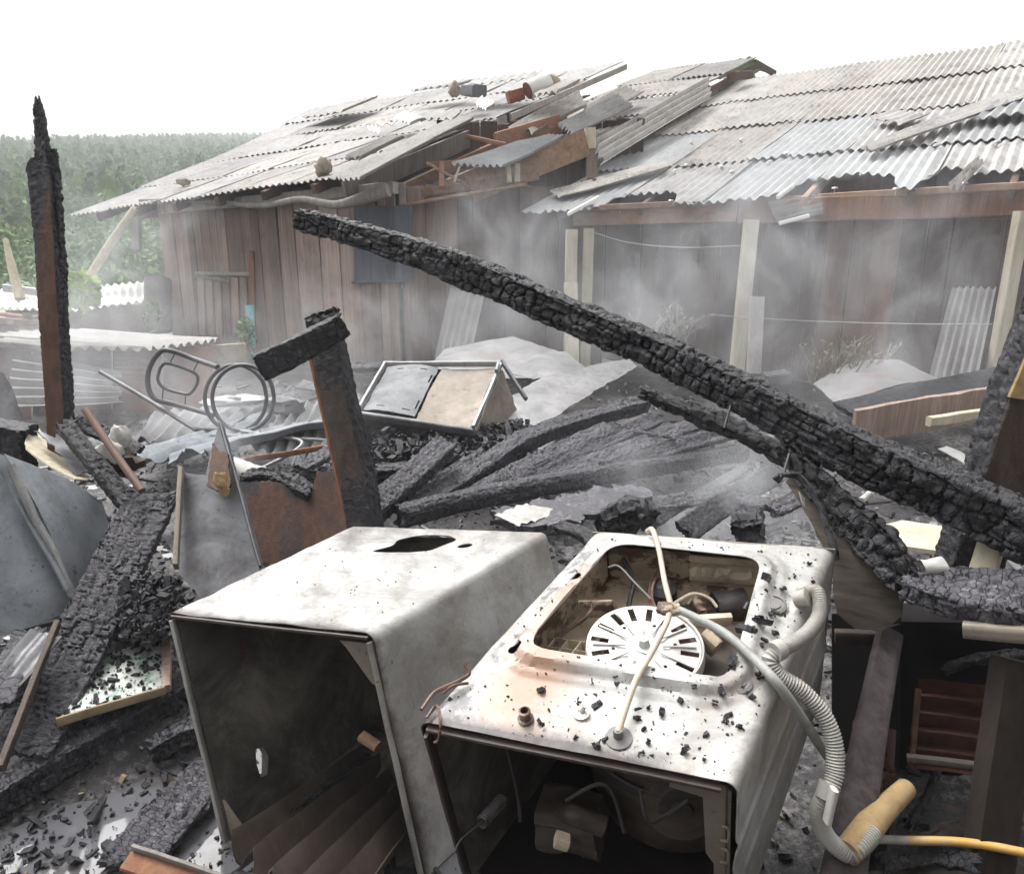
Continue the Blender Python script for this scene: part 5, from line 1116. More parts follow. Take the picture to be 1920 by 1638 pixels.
# ------------------------------------------------------------------ the two white machines
class Box:
    """a machine lying down: A, B front edge of the upper face, C, D its back edge, dn the way down to its hidden face"""
    def __init__(s, A, B, C, D, dn, Rr=.022):
        s.A, s.B, s.C, s.D, s.dn = map(np.asarray, (A, B, C, D, dn))
        s.W = (np.linalg.norm(B - A) + np.linalg.norm(C - D)) / 2; s.L = (np.linalg.norm(D - A) + np.linalg.norm(C - B)) / 2
        s.H = np.linalg.norm(dn); s.R = Rr; s.fb = bilin(A, B, C, D); s.un = nz(-s.dn)
        c = math.pi / 2 * Rr; flat = s.W - 2 * Rr
        s.q0 = -(s.H - Rr) - c; s.q1 = flat + c + s.H - Rr; s.flat = flat; s.c = c
    def top(s, x, y, h=0):
        """x across 0..W, y along 0..L, h above the upper face"""
        x, y = np.atleast_1d(np.asarray(x, float)), np.atleast_1d(np.asarray(y, float))
        return s.fb(x / s.W, y / s.L) + (np.asarray(h) * np.ones_like(x))[..., None] * s.un
    def wrap(s, q, y):
        """q runs over left side, upper face, right side (0 at the left end of the flat part)"""
        R = s.R; a = np.clip(q, 0, s.flat) + R; d = np.zeros_like(q)
        l = q < 0; t = np.clip(-q, 0, s.c) / R; e = np.maximum(-q - s.c, 0)
        a = np.where(l, R - R * np.sin(t), a); d = np.where(l, R - R * np.cos(t) + e, d)
        r = q > s.flat; t2 = np.clip(q - s.flat, 0, s.c) / R; e2 = np.maximum(q - s.flat - s.c, 0)
        a = np.where(r, s.W - R + R * np.sin(t2), a); d = np.where(r, R - R * np.cos(t2) + e2, d)
        up = np.where(l, np.cos(t), np.where(r, np.cos(t2), 1.0)); sx = np.where(l, -np.sin(t), np.where(r, np.sin(t2), 0.0))
        return a, d, up, sx
    def at(s, q, y, h=0):
        a, d, up, sx = s.wrap(q, y)
        X = s.fb(a / s.W, y / s.L) - d[:, None] * s.un
        ux = nz(s.B - s.A)
        return X + (np.asarray(h) * np.ones_like(q))[:, None] * (up[:, None] * s.un + sx[:, None] * ux)
    def inv(s, px, py, h=0):
        """where the sight line meets the upper face, as (x, y)"""
        n = nz(np.cross(s.B - s.A, s.D - s.A)); n = n if n[2] > 0 else -n
        P = PP(px, py, s.A + s.un * h, n) - s.un * h; x, y = .5, .5
        for _ in range(12):
            f = s.fb(np.array(x), np.array(y)); e = 1e-4
            J = np.stack([(s.fb(np.array(x + e), np.array(y)) - f) / e, (s.fb(np.array(x), np.array(y + e)) - f) / e], 1)
            dlt = np.linalg.lstsq(J, P - f, rcond=None)[0]; x += dlt[0]; y += dlt[1]
        return np.array([x * s.W, y * s.L])
    def shell(s, holes, hfn, attrs, step=.012):
        o = dens([(s.q0, 0), (s.q1, 0), (s.q1, s.L), (s.q0, s.L)], step)
        hq = [np.stack([h[:, 0] - s.R, h[:, 1]], 1) for h in holes]
        return sheet(o, hq, step, lambda q, y: s.at(q, y, hfn(q + s.R, y)), .003, attrs, .1)
def rdist(x, y, poly, rad):
    """distance outside a polygon with rounded corners (negative inside)"""
    p = np.asarray(poly); d = np.full(x.shape, 9e9)
    for i in range(len(p)):
        a, b = p[i], p[(i + 1) % len(p)]; ab = b - a
        t = np.clip(((x - a[0]) * ab[0] + (y - a[1]) * ab[1]) / (ab @ ab), 0, 1)
        d = np.minimum(d, np.hypot(x - a[0] - t * ab[0], y - a[1] - t * ab[1]))
    return np.where(inside(p, np.stack([x.ravel(), y.ravel()], 1)).reshape(x.shape), -d, d)
def rounded(poly, rad, n=7):
    p = np.asarray(poly, float); out = []
    for i in range(len(p)):
        a, b, c = p[i - 1], p[i], p[(i + 1) % len(p)]; u, v = (a - b) / np.linalg.norm(a - b), (c - b) / np.linalg.norm(c - b)
        s, e = b + u * rad, b + v * rad
        for t in np.linspace(0, 1, n): out.append((1 - t) ** 2 * s + 2 * t * (1 - t) * b + t * t * e)
    return np.array(out)
def circ(c, r, n=28): return np.array([(c[0] + r * math.cos(t), c[1] + r * math.sin(t)) for t in np.linspace(0, 6.2832, n, endpoint=False)])

# --- empty cabinet
LA, LB, LC, LD = PY(315, 1148, 1.85), PY(697, 1190, 1.72), PZ(1024, 998, .66), PZ(655, 990, .665)
ldn = V3(.135, -.135, -.64)
lc = Box(LA, LB, LC, LD, ldn, .018)
cab = thing('empty_cabinet', 'empty scorched white machine cabinet lying with its open end toward us', 'cabinet', (LA + LB + LC + LD) / 4 + ldn)
iv = lambda *p: np.array([lc.inv(*q) for q in p])
hole1 = dens(rounded(iv((694, 1034), (762, 1033), (806, 1028), (858, 1008), (846, 1000), (785, 1001), (748, 1010), (735, 1022)), .018, 4), .012, .0015, 3)
hole2 = circ(lc.inv(872, 1018), .020, 18)
def lh_(x, y): return .006 * fbm2(x * 3.2, y * 3.2, 8, 3) + .004 * np.abs(fbm2(x * 5, y * 5, 4, 2)) - .012 * np.exp(-((x - .5 * lc.W) / .09) ** 2 - ((y - .25) / .1) ** 2)
nlw0 = np.cross(ldn, LD - LA)
def slot_q():
    o = []
    for p in ((466, 1398), (481, 1395), (491, 1412), (489, 1448), (476, 1453), (467, 1425)):
        P = PP(*p, LA, nz(nlw0)); d, y = np.linalg.lstsq(np.stack([ldn, LD - LA], 1), P - LA, rcond=None)[0]; o.append((-(lc.c + d * lc.H - lc.R) + lc.R, y * lc.L))
    return np.array(o)
cab_sh = lc.shell([hole1, hole2, dens(slot_q(), .02)], lh_, {
    'soot': lambda q, y: np.clip(.6 * np.exp(-y / .02) + .2 * np.exp(-((q - .05) / .06) ** 2) + .14 * (q < lc.flat) + .02 + .20 * sst(.1, .7, fbm2(q * 7 + y * 4, y * 2.2 - q, 12, 4)) * (q < lc.flat) + .28 * np.exp(-np.hypot(q - .25, y - lc.L) / .12) + .06 * (q > lc.flat + lc.c) + np.where(q > lc.flat + .34, .15, 0), 0, 1),
    'rust': lambda q, y: np.clip(.35 * np.exp(-np.hypot(q - lc.flat, y - lc.L) / .05), 0, 1),
    'peel': lambda q, y: .03 * (q > lc.flat) + .10 * np.exp(-np.abs(y - .3) / .1)}, .014)
part('shell', cab_sh, ENAMEL, cab)
def inner(bx, m, par, depth=None, off=.022, hole=None, name='inner_wall'):
    """dark inner skin of a machine: three sides and the far end, just inside the shell"""
    ux = nz(bx.B - bx.A); W = bx.W; g = Geo(); y1 = bx.L - .01
    def P(x, y, d): return bx.fb(np.array(x / W), np.array(y / bx.L)) - bx.un * d
    def quad(a, b, c, d, nm, holes=()):
        f = bilin(a, b, c, d); l1, l2 = np.linalg.norm(b - a), np.linalg.norm(d - a)
        gg = sheet(dens([(0, 0), (l1, 0), (l1, l2), (0, l2)], .05), [dens(np.array(h) * (l1, l2), .02) for h in holes], .05, lambda x, y: f(x / l1, y / l2), .002)
        part(nm, gg, m, par)
    Hh = bx.H
    quad(P(off, .003, off), P(off, .003, Hh), P(off, y1, Hh), P(off, y1, off), name, [hole] if hole is not None else [])
    quad(P(W - off, .003, Hh), P(W - off, .003, off), P(W - off, y1, off), P(W - off, y1, Hh), name)
    quad(P(off, y1, off), P(off, y1, Hh), P(W - off, y1, Hh), P(W - off, y1, off), 'end_wall')
    return P
nlw = np.cross(ldn, LD - LA)
def leftwall(px, py):
    P = PP(px, py, LA, nz(nlw)); s = np.linalg.lstsq(np.stack([ldn, LD - LA], 1), P - LA, rcond=None)[0]; return s
slot = np.array([leftwall(*p) for p in ((466, 1398), (481, 1395), (491, 1412), (489, 1448), (476, 1453), (467, 1425))])
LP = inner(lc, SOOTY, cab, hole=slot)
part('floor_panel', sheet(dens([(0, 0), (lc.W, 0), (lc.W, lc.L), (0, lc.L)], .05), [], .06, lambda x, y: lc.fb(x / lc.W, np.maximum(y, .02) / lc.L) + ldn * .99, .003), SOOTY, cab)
def strip(par, name, p, q, w, th, m, up, seed=0): part(name, beam(p, q, w, th, up=up, rad=.003, wob=.0015, seed=seed), m, par)
fa = nz(ldn); fx = nz(LB - LA); fo = nz(np.cross(fx, fa)); fo = fo if fo[1] < 0 else -fo
BROWNEDGE = m_plain('brown_scorched_edge', (.05, .035, .03), .5, .3, 20)
RUSTEDGE = m_metal('rusted_edge', (.30, .29, .27), (.50, .49, .46), .8, rc=(.10, .05, .025), soot=.4)
strip(cab, 'front_flange', LA + fx * .01 + fa * .010, LB - fx * .012 + fa * .010, .010, .013, BROWNEDGE, fo)
strip(cab, 'front_flange', LB - fx * .010 + fa * .02, LB - fx * .010 + ldn, .014, .022, RUSTEDGE, fo)
strip(cab, 'front_flange', LA + fx * .008 + fa * .02, LA + fx * .008 + ldn, .012, .018, RUSTEDGE, fo)
for c, sx, sy in ((LB - fx * .015 + fa * .028, -1, 1), (LA + fx * .012 + ldn - fa * .01, 1, -1)):
    part('corner_gusset', prism([(0, 0), (.085, 0), (.07, .02), (.02, .11), (0, .12)], c + fo * -.012, fx * sx, fa * sy, fo, .004), TANMETAL, cab, False)
# sheet standing inside it
cs_ = [PD(420, 1600, 1.80), PD(640, 1755, 1.55), PD(800, 1530, 2.15), PD(690, 1408, 2.42)]
single('sooty_sheet', corrugated(*cs_, 5, .036, .008, 10, 5, .012, lo=lambda u: .09 * np.abs(fbm2(u * 7, u * 0, 1))), BROWNSHEET, 'dark brown corrugated sheet pushed into the empty white cabinet', 'roofing sheet')
burntbeam('charred_batten', 'charred batten lying at the back of the corrugated sheet in the cabinet', [(520, 1530, 2.0), (690, 1420, 2.38)], .05, .04, (0, -.3, 1), cu=.04, cv=.04, depth=.006, seed=91, cat='batten')
single('charred_scrap', beam(PD(676, 1378, 2.0), PD(708, 1400, 1.98), .03, .02), FRESH, 'small split wood scrap inside the empty cabinet', 'scrap')
hp = [lc.fb(np.array(.02), np.array(t)) + ldn * k for t, k in ((.30, .60), (.42, .60), (.40, .78), (.33, .76))]

# --- washing machine
WA, WB, WC, WD = PY(785, 1350, 1.26), PY(1385, 1470, 1.10), PZ(1566, 1028, .90), PZ(1110, 996, .905)
wn_ = nz(np.cross(WB - WA, WD - WA)); wn_ = wn_ if wn_[2] > 0 else -wn_
wdn = V3(.07, .13, -.52)
wm = Box(WA, WB, WC, WD, wdn, .026)
was = thing('washing_machine', 'burnt white washing machine upside down with its pulley showing', 'washing machine', (WA + WB + WC + WD) / 4 + wdn)
ivw = lambda *p: np.array([wm.inv(*q) for q in p])
opn = ivw((985, 1226), (1368, 1288), (1430, 1056), (1150, 1030))
opr = rounded(opn, .055)
holes_px = [(1078, 1090, .015), (966, 1219, .014)]
def wh(x, y):
    d = rdist(x, y, opr, 0)
    h = .018 * (1 - sst(.024, .042, d)) + .007 * (1 - sst(.050, .066, d))
    for px, py in ((1450, 1130), (1383, 1277), (966, 1219), (1078, 1090)):
        c = wm.inv(px, py); r = np.hypot(x - c[0], y - c[1]); h = h - .005 * (1 - sst(.040, .048, r))
    h = h + .004 * (sst(.012, .0, np.abs(y - (.055 + .03 * np.sin(x * 9)))) * sst(.1, .2, x) * sst(.62, .5, x)) * .6
    e = np.minimum(np.minimum(x, wm.W - x), np.minimum(y, wm.L - y))
    return h * sst(.0, .03, e) + .0015 * fbm2(x * 8, y * 8, 3, 3)
def side_h(q, y):
    h = wh(q + wm.R, y); r = np.maximum(q - wm.flat - wm.c, 0)
    h = np.where(q > wm.flat + wm.c * .5, .006 * (sst(.02, .0, np.abs(r - .16)) + sst(.02, .0, np.abs(r - .30))) - .004 * sst(.05, 0, np.abs(r - .23)), h)
    return h
cH = ivw((960, 1219), (985, 1300))
w_at = {
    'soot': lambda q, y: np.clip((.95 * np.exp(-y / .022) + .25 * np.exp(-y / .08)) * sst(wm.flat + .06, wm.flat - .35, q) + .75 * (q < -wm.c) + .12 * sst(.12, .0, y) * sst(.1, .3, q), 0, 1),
    'rust': lambda q, y: np.clip(.9 * np.exp(-(np.hypot((q - ivw((975, 1265))[0][0]) / .085, (y - ivw((975, 1265))[0][1]) / .12)) ** 2) + .75 * np.exp(-(np.hypot((q - ivw((1045, 1120))[0][0]) / .05, (y - ivw((1045, 1120))[0][1]) / .14)) ** 2) + .4 * np.exp(-((q - .2) / .2) ** 2 - (y / .11) ** 2) * (q > .05), 0, 1) * (q < wm.flat),
    'peel': lambda q, y: np.clip(.42 * sst(.16, .0, q) * (q > -.03) * sst(.62, .3, np.abs(y - .28)) + .5 * (np.abs(y - ivw((935, 1128))[0][1]) < .062) * (np.abs(q - ivw((935, 1128))[0][0] + wm.R) < .055) + .3 * np.exp(-y / .03), 0, 1)}
wsh = sheet(dens([(wm.q0, 0), (wm.q1, 0), (wm.q1, wm.L), (wm.q0, wm.L)], .01), [np.stack([opr[:, 0] - wm.R, opr[:, 1]], 1)] + [circ(wm.inv(px, py) - np.array([wm.R, 0]), r, 16) for px, py, r in holes_px], .0072, lambda q, y: wm.at(q, y, side_h(q, y)), .003, w_at, .1)
part('shell', wsh, ENAMEL, was)
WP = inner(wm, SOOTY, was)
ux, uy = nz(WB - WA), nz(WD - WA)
part('floor_panel', sheet(dens([(0, 0), (wm.W, 0), (wm.W, wm.L), (0, wm.L)], .05), [], .06, lambda x, y: wm.fb(x / wm.W, np.maximum(y, .02) / wm.L) + wdn * .99, .003), SOOT_SHADE, was)
part('rear_panel', sheet(dens([(0, 0), (wm.W, 0), (wm.W, wm.H * .9), (0, wm.H * .9)], .05), [], .05, lambda x, y: wm.fb(x / wm.W, np.ones_like(x) * .999) - y[:, None] * wm.un, .003), TANMETAL, was)
# rubber feet
for px, py in ((1450, 1130), (1383, 1277)):
    c = wm.inv(px, py); p = wm.top(c[0], c[1], -.003)[0]
    part('foot', lathe([(.0, .0), (.030, .0), (.030, .006), (.024, .009), (.024, .006), (.017, .006), (.017, .009), (.0, .009)], p, wm.un, 26), GREYRUBBER, was)
# pulley
pc = wm.inv(1208, 1210, -.034); pr_ = .126; po = wm.top(pc[0], pc[1], -.034)[0]
pul = part('pulley', sheet(circ((0, 0), pr_, 72), [
    *[np.array([(math.cos(t) * r - math.sin(t) * s, math.sin(t) * r + math.cos(t) * s) for r, s in ((.078, -.007), (.117, -.007), (.117, .007), (.078, .007))]) for t in np.linspace(0, 6.2832, 16, endpoint=False)],
    *[circ((.068 * math.cos(t), .068 * math.sin(t)), .0045, 8) for t in np.linspace(.3, 6.58, 6, endpoint=False)]], .010,
    lambda x, y: po + x[:, None] * ux + y[:, None] * np.cross(wm.un, ux) + (.006 * sst(.035, .03, np.hypot(x, y)) - .003 * sst(.06, .05, np.hypot(x, y)))[:, None] * wm.un, .003), DISC, was)
part('pulley_rim', lathe([(pr_ - .003, -.002), (pr_ + .001, .001), (pr_ + .003, -.004), (pr_ + .003, -.030), (pr_ - .004, -.030), (pr_ - .004, -.002)], po, wm.un, 72, False), DISC, pul)
part('hub', lathe([(.026, .003), (.026, .006), (.014, .007), (.012, .022), (.010, .024), (.0, .024)], po, wm.un, 6), DISC, pul)
for t in np.linspace(.17, 6.453, 12, endpoint=False):
    d = math.cos(t) * ux + math.sin(t) * np.cross(wm.un, ux); part('rib', beam(po + d * .040 + wm.un * .003, po + d * .112 + wm.un * .003, .004, .004, up=wm.un, rad=.001, wob=0), DISC, pul)
part('backing_disc', lathe([(.0, -.040), (.115, -.040), (.115, -.036), (.0, -.036)], po, wm.un, 40), m_plain('dark_red_backing', (.05, .018, .012), .8, .3), was)  # plain dark red disc behind the pulley slots
# inside the opening
def IN(px, py, dep): c = wm.inv(px, py, -dep); return wm.top(c[0], c[1], -dep)[0]
ox0, ox1, oy0, oy1 = opr[:, 0].min(), opr[:, 0].max(), opr[:, 1].min(), opr[:, 1].max()
def wall_in(xa, ya, xb, yb, d0, d1, m, ribs=0, name='inner_panel', step=.012, thick=.003):
    p0, p1 = wm.top(xa, ya)[0], wm.top(xb, yb)[0]; L_ = np.linalg.norm(p1 - p0); n = np.cross(nz(p1 - p0), wm.un)
    part(name, sheet(dens([(0, d0), (L_, d0), (L_, d1), (0, d1)], step), [], step, lambda x, y: p0 + (x / L_)[:, None] * (p1 - p0) - y[:, None] * wm.un + (.006 * np.sign(np.sin(y * ribs)) * (ribs > 0))[:, None] * n, thick), m, was)
xm = ox0 + (ox1 - ox0) * .42
wall_in(ox0 - .03, oy1 + .035, xm, oy1 + .035, .012, .26, PLASTIC)
wall_in(xm, oy1 + .03, ox1 + .04, oy1 + .03, .012, .30, PLASTIC_CLEAN, 95)
wall_in(ox0 - .035, oy0 - .02, ox0 - .035, oy1 + .03, .012, .26, PLASTIC)
wall_in(ox1 + .035, oy1 + .03, ox1 + .035, oy0 - .02, .012, .26, PLASTIC_CLEAN, 0)
part('tub_base', sheet(dens([(ox0 - .06, oy0 - .03), (ox1 + .05, oy0 - .03), (ox1 + .05, oy1 + .05), (ox0 - .06, oy1 + .05)], .04), [], .03, lambda x, y: wm.top(x, y, -.115 + .004 * fbm2(x * 9, y * 9, 2)), .004), PLASTIC, was)
# lattice of plastic cells at the near left of the opening
lo_ = wm.inv(1015, 1235, -.05); la = Geo()
for i in range(6):
    a = wm.top(ox0 + .0 + i * .03, oy0 - .01, -.07)[0]; b = wm.top(ox0 + .0 + i * .03, oy0 + .12, -.07)[0]; la.merge(beam(a, b, .003, .05, up=wm.un, rad=.001, wob=0))
for j in range(5):
    a = wm.top(ox0 - .02, oy0 + j * .03, -.07)[0]; b = wm.top(ox0 + .17, oy0 + j * .03, -.07)[0]; la.merge(beam(a, b, .003, .05, up=wm.un, rad=.001, wob=0))
part('lattice', la, PLASTIC_CLEAN, was)
part('upright_rib', beam(IN(1085, 1140, .06), IN(1150, 1138, .06), .012, .05, up=wm.un), PLASTIC, was)
part('upright_rib', beam(IN(1150, 1138, .06), IN(1168, 1165, .07), .008, .05, up=wm.un), PLASTIC, was)
part('motor', charred([IN(1340, 1135, .10), IN(1398, 1128, .10)], .075, .07, wm.un, .3, .3, .001, .01, 3, (0, 0), .028, ero=.05), RUBBER, was)
part('motor_cap', lathe([(.0, .0), (.03, .0), (.036, .01), (.036, .05), (.02, .065), (.0, .066)], IN(1243, 1128, .12), wm.un, 20), RUBBER, was)
part('bracket', beam(IN(1278, 1165, .05), IN(1372, 1158, .05), .02, .03, up=wm.un, rad=.006), PLASTIC_CLEAN, was)
part('bracket', beam(IN(1300, 1120, .09), IN(1318, 1150, .09), .02, .03, up=wm.un, rad=.004), PLASTIC, was)
part('bracket', beam(IN(1318, 1190, .04), IN(1345, 1215, .05), .03, .05, up=wm.un, rad=.012), PLASTIC, was)
for k, (pts, r, m) in enumerate([
    ([(1265, 1128, .05), (1300, 1110, .05), (1330, 1118, .06), (1345, 1135, .07)], .004, CABLE_B),
    ([(1262, 1132, .05), (1285, 1116, .06), (1300, 1112, .07), (1290, 1130, .08)], .003, CABLE_B),
    ([(1232, 1145, .05), (1222, 1115, .05), (1228, 1085, .05), (1240, 1078, .06)], .004, COPPER),
    ([(1238, 1150, .05), (1218, 1125, .06), (1220, 1090, .06), (1232, 1070, .06)], .003, COPPER),
    ([(1098, 1135, .04), (1110, 1128, .04), (1100, 1155, .05), (1060, 1185, .06), (1022, 1228, .05)], .004, COPPER),
    ([(1102, 1125, .04), (1108, 1145, .04), (1075, 1172, .05), (1045, 1200, .06)], .003, COPPER),
    ([(1140, 1062, .01), (1160, 1060, .01), (1190, 1090, .03), (1220, 1120, .05)], .0025, CABLE_G),
    ([(1168, 1045, .04), (1188, 1085, .06), (1182, 1120, .08), (1176, 1150, .10)], .006, RUBBER)]):
    part('wire', tube([IN(*p) for p in pts], r, 6, 6), m, was)
# opening edge hooks, clip
part('clip', beam(wm.top(*wm.inv(1396, 1150), .016)[0], wm.top(*wm.inv(1402, 1138), .016)[0], .008, .010, up=wm.un), STEEL, was)
part('spring_wire', tube([wm.top(*wm.inv(*p), .018)[0] for p in ((1335, 1042), (1345, 1040), (1388, 1044))], .002, 5, 3), STEEL, was)
part('spring_wire', tube([wm.top(*wm.inv(*p), .018)[0] for p in ((1208, 1028), (1230, 1029), (1248, 1031))], .002, 5, 3), STEEL, was)
# cable fixings
gc = wm.inv(1160, 1384); gp_ = wm.top(gc[0], gc[1], .0)[0]
part('cable_gland', lathe([(.0, .0), (.026, .0), (.026, .004), (.010, .008), (.009, .026), (.0, .027)], gp_, wm.un, 24), GREYRUBBER, was)
part('plug', lathe([(.0, .0), (.016, .0), (.016, .004), (.011, .006), (.012, .024), (.008, .026), (.008, .010), (.0, .010)], wm.top(*wm.inv(986, 1348), 0)[0], wm.un, 20), PLASTIC, was)
part('washer_ring', lathe([(.005, .001), (.017, .001), (.017, .006), (.008, .007), (.005, .004)], wm.top(*wm.inv(1090, 1338), 0)[0], wm.un, 20), DISC, was)
part('bolt', lathe([(.0, .0), (.005, .0), (.005, .02), (.0, .02)], wm.top(*wm.inv(1090, 1335), .004)[0], nz(wm.un + ux * .5), 8), DISC, was)
# front flange, brackets and what is inside the open end
fa2 = nz(wdn); fo2 = nz(np.cross(ux, fa2)); fo2 = fo2 if fo2[1] < 0 else -fo2
strip(was, 'front_flange', WA + ux * .015 + fa2 * .016, WB - ux * .03 + fa2 * .016, .008, .022, BROWNEDGE, fo2)
strip(was, 'front_flange', WA + ux * .012 + fa2 * .03, WA + ux * .012 + wdn, .008, .03, BROWNEDGE, fo2)
part('corner_plate', prism([(0, 0), (.012, -.012), (.105, -.012), (.11, .02), (.05, .03), (.045, .20), (.03, .23), (.03, .40), (0, .40)], WB - ux * .012 + fa2 * .035 + fo2 * -.010, -ux, fa2, fo2, .004), TANMETAL, was, False)
for k in range(2): part('slot_rim', tube([WB - ux * .028 + fa2 * (.13 + k * .07), WB - ux * .016 + fa2 * (.135 + k * .07), WB - ux * .016 + fa2 * (.17 + k * .07), WB - ux * .03 + fa2 * (.175 + k * .07)], .003, 6, 5), TANMETAL, was)
TUBM = m_plain('sooty_plastic_tub', (.075, .058, .045), .5, .45, 5, .95, (.02, .014, .01), th=(.46, .62))
tc = wm.fb(np.array(.56), np.array(.52)) - wm.un * .10
part('tub', lathe([(.0, .0), (.18, .0), (.205, .02), (.215, .08), (.21, .30), (.20, .40)], tc, -wm.un, 48), TUBM, was)
part('tub_band', lathe([(.222, .0), (.226, .004), (.226, .03), (.222, .034)], tc - wm.un * .16, -wm.un, 48, False), RUBBER, was)
part('pump', charred([WP(.13, .13, .42), WP(.27, .12, .40)], .13, .12, fa2, .3, .3, .002, .01, 4, (.0, .0), .03, ero=.25), TUBM, was)
part('pump_outlet', tube([WP(.20, .10, .34), WP(.24, .08, .32), WP(.30, .08, .34)], .022, 14, 6), TUBM, was)
pcap = nz(fo2 + V3(.15, 0, .35))
part('motor_plate', lathe([(.0, .05), (.02, .05), (.024, .044), (.05, .042), (.056, .036), (.078, .034), (.085, .02), (.085, -.03), (.0, -.03)], WP(.43, .16, .30), pcap, 36), TUBM, was)
sp0, sp1 = PD(902, 1542, 1.56), PD(942, 1498, 1.62)
sa = nz(sp1 - sp0); sb = nz(np.cross(sa, V3(0, 0, 1))); sc_ = np.cross(sa, sb)
part('spring', tube([sp0 + (sp1 - sp0) * t + .012 * (math.cos(t * 75) * sb + math.sin(t * 75) * sc_) for t in np.linspace(0, 1, 110)], .0028, 5, 1), STEEL, was)
part('spring_hook', tube([sp0, sp0 - sa * .05 + V3(-.01, 0, 0), sp0 - sa * .09], .002, 5, 4), STEEL, was)
for pts in ([(950, 1400, 1.55), (962, 1450, 1.6), (972, 1500, 1.62), (975, 1540, 1.6)], [(1060, 1500, 1.5), (1120, 1470, 1.5), (1150, 1490, 1.5), (1170, 1560, 1.5)], [(1200, 1480, 1.42), (1215, 1540, 1.42), (1245, 1530, 1.45), (1290, 1500, 1.45)]):
    part('wire', tube([PD(*p) for p in pts], .004, 6, 6), RUBBER, was)
part('terminal', beam(PD(1042, 1572, 1.45), PD(1066, 1580, 1.45), .03, .025), PLASTIC_CLEAN, was)

# --- cables and hoses on the machine
def WT(px, py, h): c = wm.inv(px, py, h); return wm.top(c[0], c[1], h)[0]
single('power_cable', tube([WT(1214, 994, .012), WT(1224, 992, .03), WT(1236, 1030, .035), WT(1246, 1085, .035), WT(1258, 1132, .035)], .0065, 10), CABLE_B, 'cream cable from the back edge to the knot above the pulley', 'cable')
single('power_cable', tube([WT(1258, 1132, .03), WT(1250, 1165, .035), WT(1225, 1215, .036), WT(1192, 1275, .036), WT(1170, 1335, .030), WT(1159, 1372, .022)], .0068, 10), CABLE_B, 'beige cable from the knot down to the round gland', 'cable')
single('cable_knot', charred([WT(1232, 1136, .03), WT(1258, 1140, .035), WT(1275, 1138, .034)], .030, .022, wm.un, .02, .02, .003, .003, 5, (.004, .004), .01), PLASTIC, 'lump of melted wires tied above the pulley', 'knot')
single('grey_cable', tube([WT(1268, 1138, .035), WT(1310, 1158, .036), WT(1360, 1185, .038), WT(1410, 1228, .04), WT(1455, 1275, .045), PD(1500, 1340, 1.46), PD(1530, 1385, 1.49), PD(1552, 1418, 1.53)], [.0085, .0095, .010, .010, .010, .010, .010], 10), CABLE_G, 'thick grey cable running from the knot over the right edge', 'cable')
ho = thing('drain_hose', 'grey ribbed drain hose hanging down the right side of the machine', 'hose', PD(1560, 1590, 1.65))
hz1 = [WT(1496, 1116, .012), WT(1516, 1106, .020), PD(1534, 1112, 1.64), PD(1537, 1150, 1.60), PD(1518, 1182, 1.56), PD(1486, 1206, 1.52), PD(1462, 1216, 1.50)]
part('ribbed_tube', tube(hz1, .0150, 14, 8, rib=.0058, ribamp=.09), HOSE, ho)
part('end_cuff', lathe([(.012, .0), (.019, .002), (.020, .03), (.013, .032)], WT(1492, 1120, .016), nz(hz1[2] - hz1[0]), 18), HOSE, ho)
part('coupling', lathe([(.016, -.012), (.021, -.012), (.021, .012), (.016, .012)], PD(1456, 1220, 1.495), nz(PD(1486, 1206, 1.52) - PD(1440, 1228, 1.48)), 20), HOSE, ho)
hz2 = [PD(1456, 1222, 1.495), PD(1444, 1240, 1.49), PD(1462, 1268, 1.485), PD(1500, 1292, 1.48), PD(1540, 1335, 1.47), PD(1562, 1385, 1.46), PD(1566, 1440, 1.45), PD(1558, 1478, 1.44)]
part('ribbed_tube', tube(hz2, .0165, 14, 8, rib=.0062, ribamp=.09), HOSE, ho)
part('coupling', lathe([(.016, -.015), (.0205, -.015), (.0205, .015), (.016, .015)], PD(1552, 1482, 1.44), nz(PD(1562, 1440, 1.45) - PD(1540, 1515, 1.44)), 20), HOSE, ho)
part('clip', beam(PD(1564, 1478, 1.40), PD(1550, 1540, 1.41), .012, .025), DISC, ho)
hz3 = [PD(1552, 1486, 1.44), PD(1540, 1505, 1.45), PD(1536, 1530, 1.46), PD(1552, 1570, 1.47), PD(1590, 1600, 1.47), PD(1612, 1590, 1.47), PD(1640, 1560, 1.50)]
part('ribbed_tube', tube(hz3, .0165, 14, 8, rib=.0062, ribamp=.09), HOSE, ho)
single('foam_sleeve', tube([PD(1588, 1598, 1.47), PD(1610, 1572, 1.50), PD(1650, 1525, 1.57), PD(1698, 1478, 1.66)], [.026, .027, .029, .025, .022], 18, 6), FOAM, 'scorched yellowish pipe sleeve slipped over the ribbed hose end', 'pipe sleeve')
single('supply_hose', tube([PD(1636, 1572, 1.62), PD(1680, 1574, 1.62), PD(1705, 1575, 1.62)], .009, 12), PUTTY, 'white end of the orange supply hose at the bottom right', 'hose')
single('supply_hose', tube([PD(1703, 1575, 1.62), PD(1790, 1577, 1.60), PD(1860, 1586, 1.58), PD(1960, 1606, 1.55)], .0095, 12), YELLOW, 'orange yellow hose running out at the bottom right', 'hose')

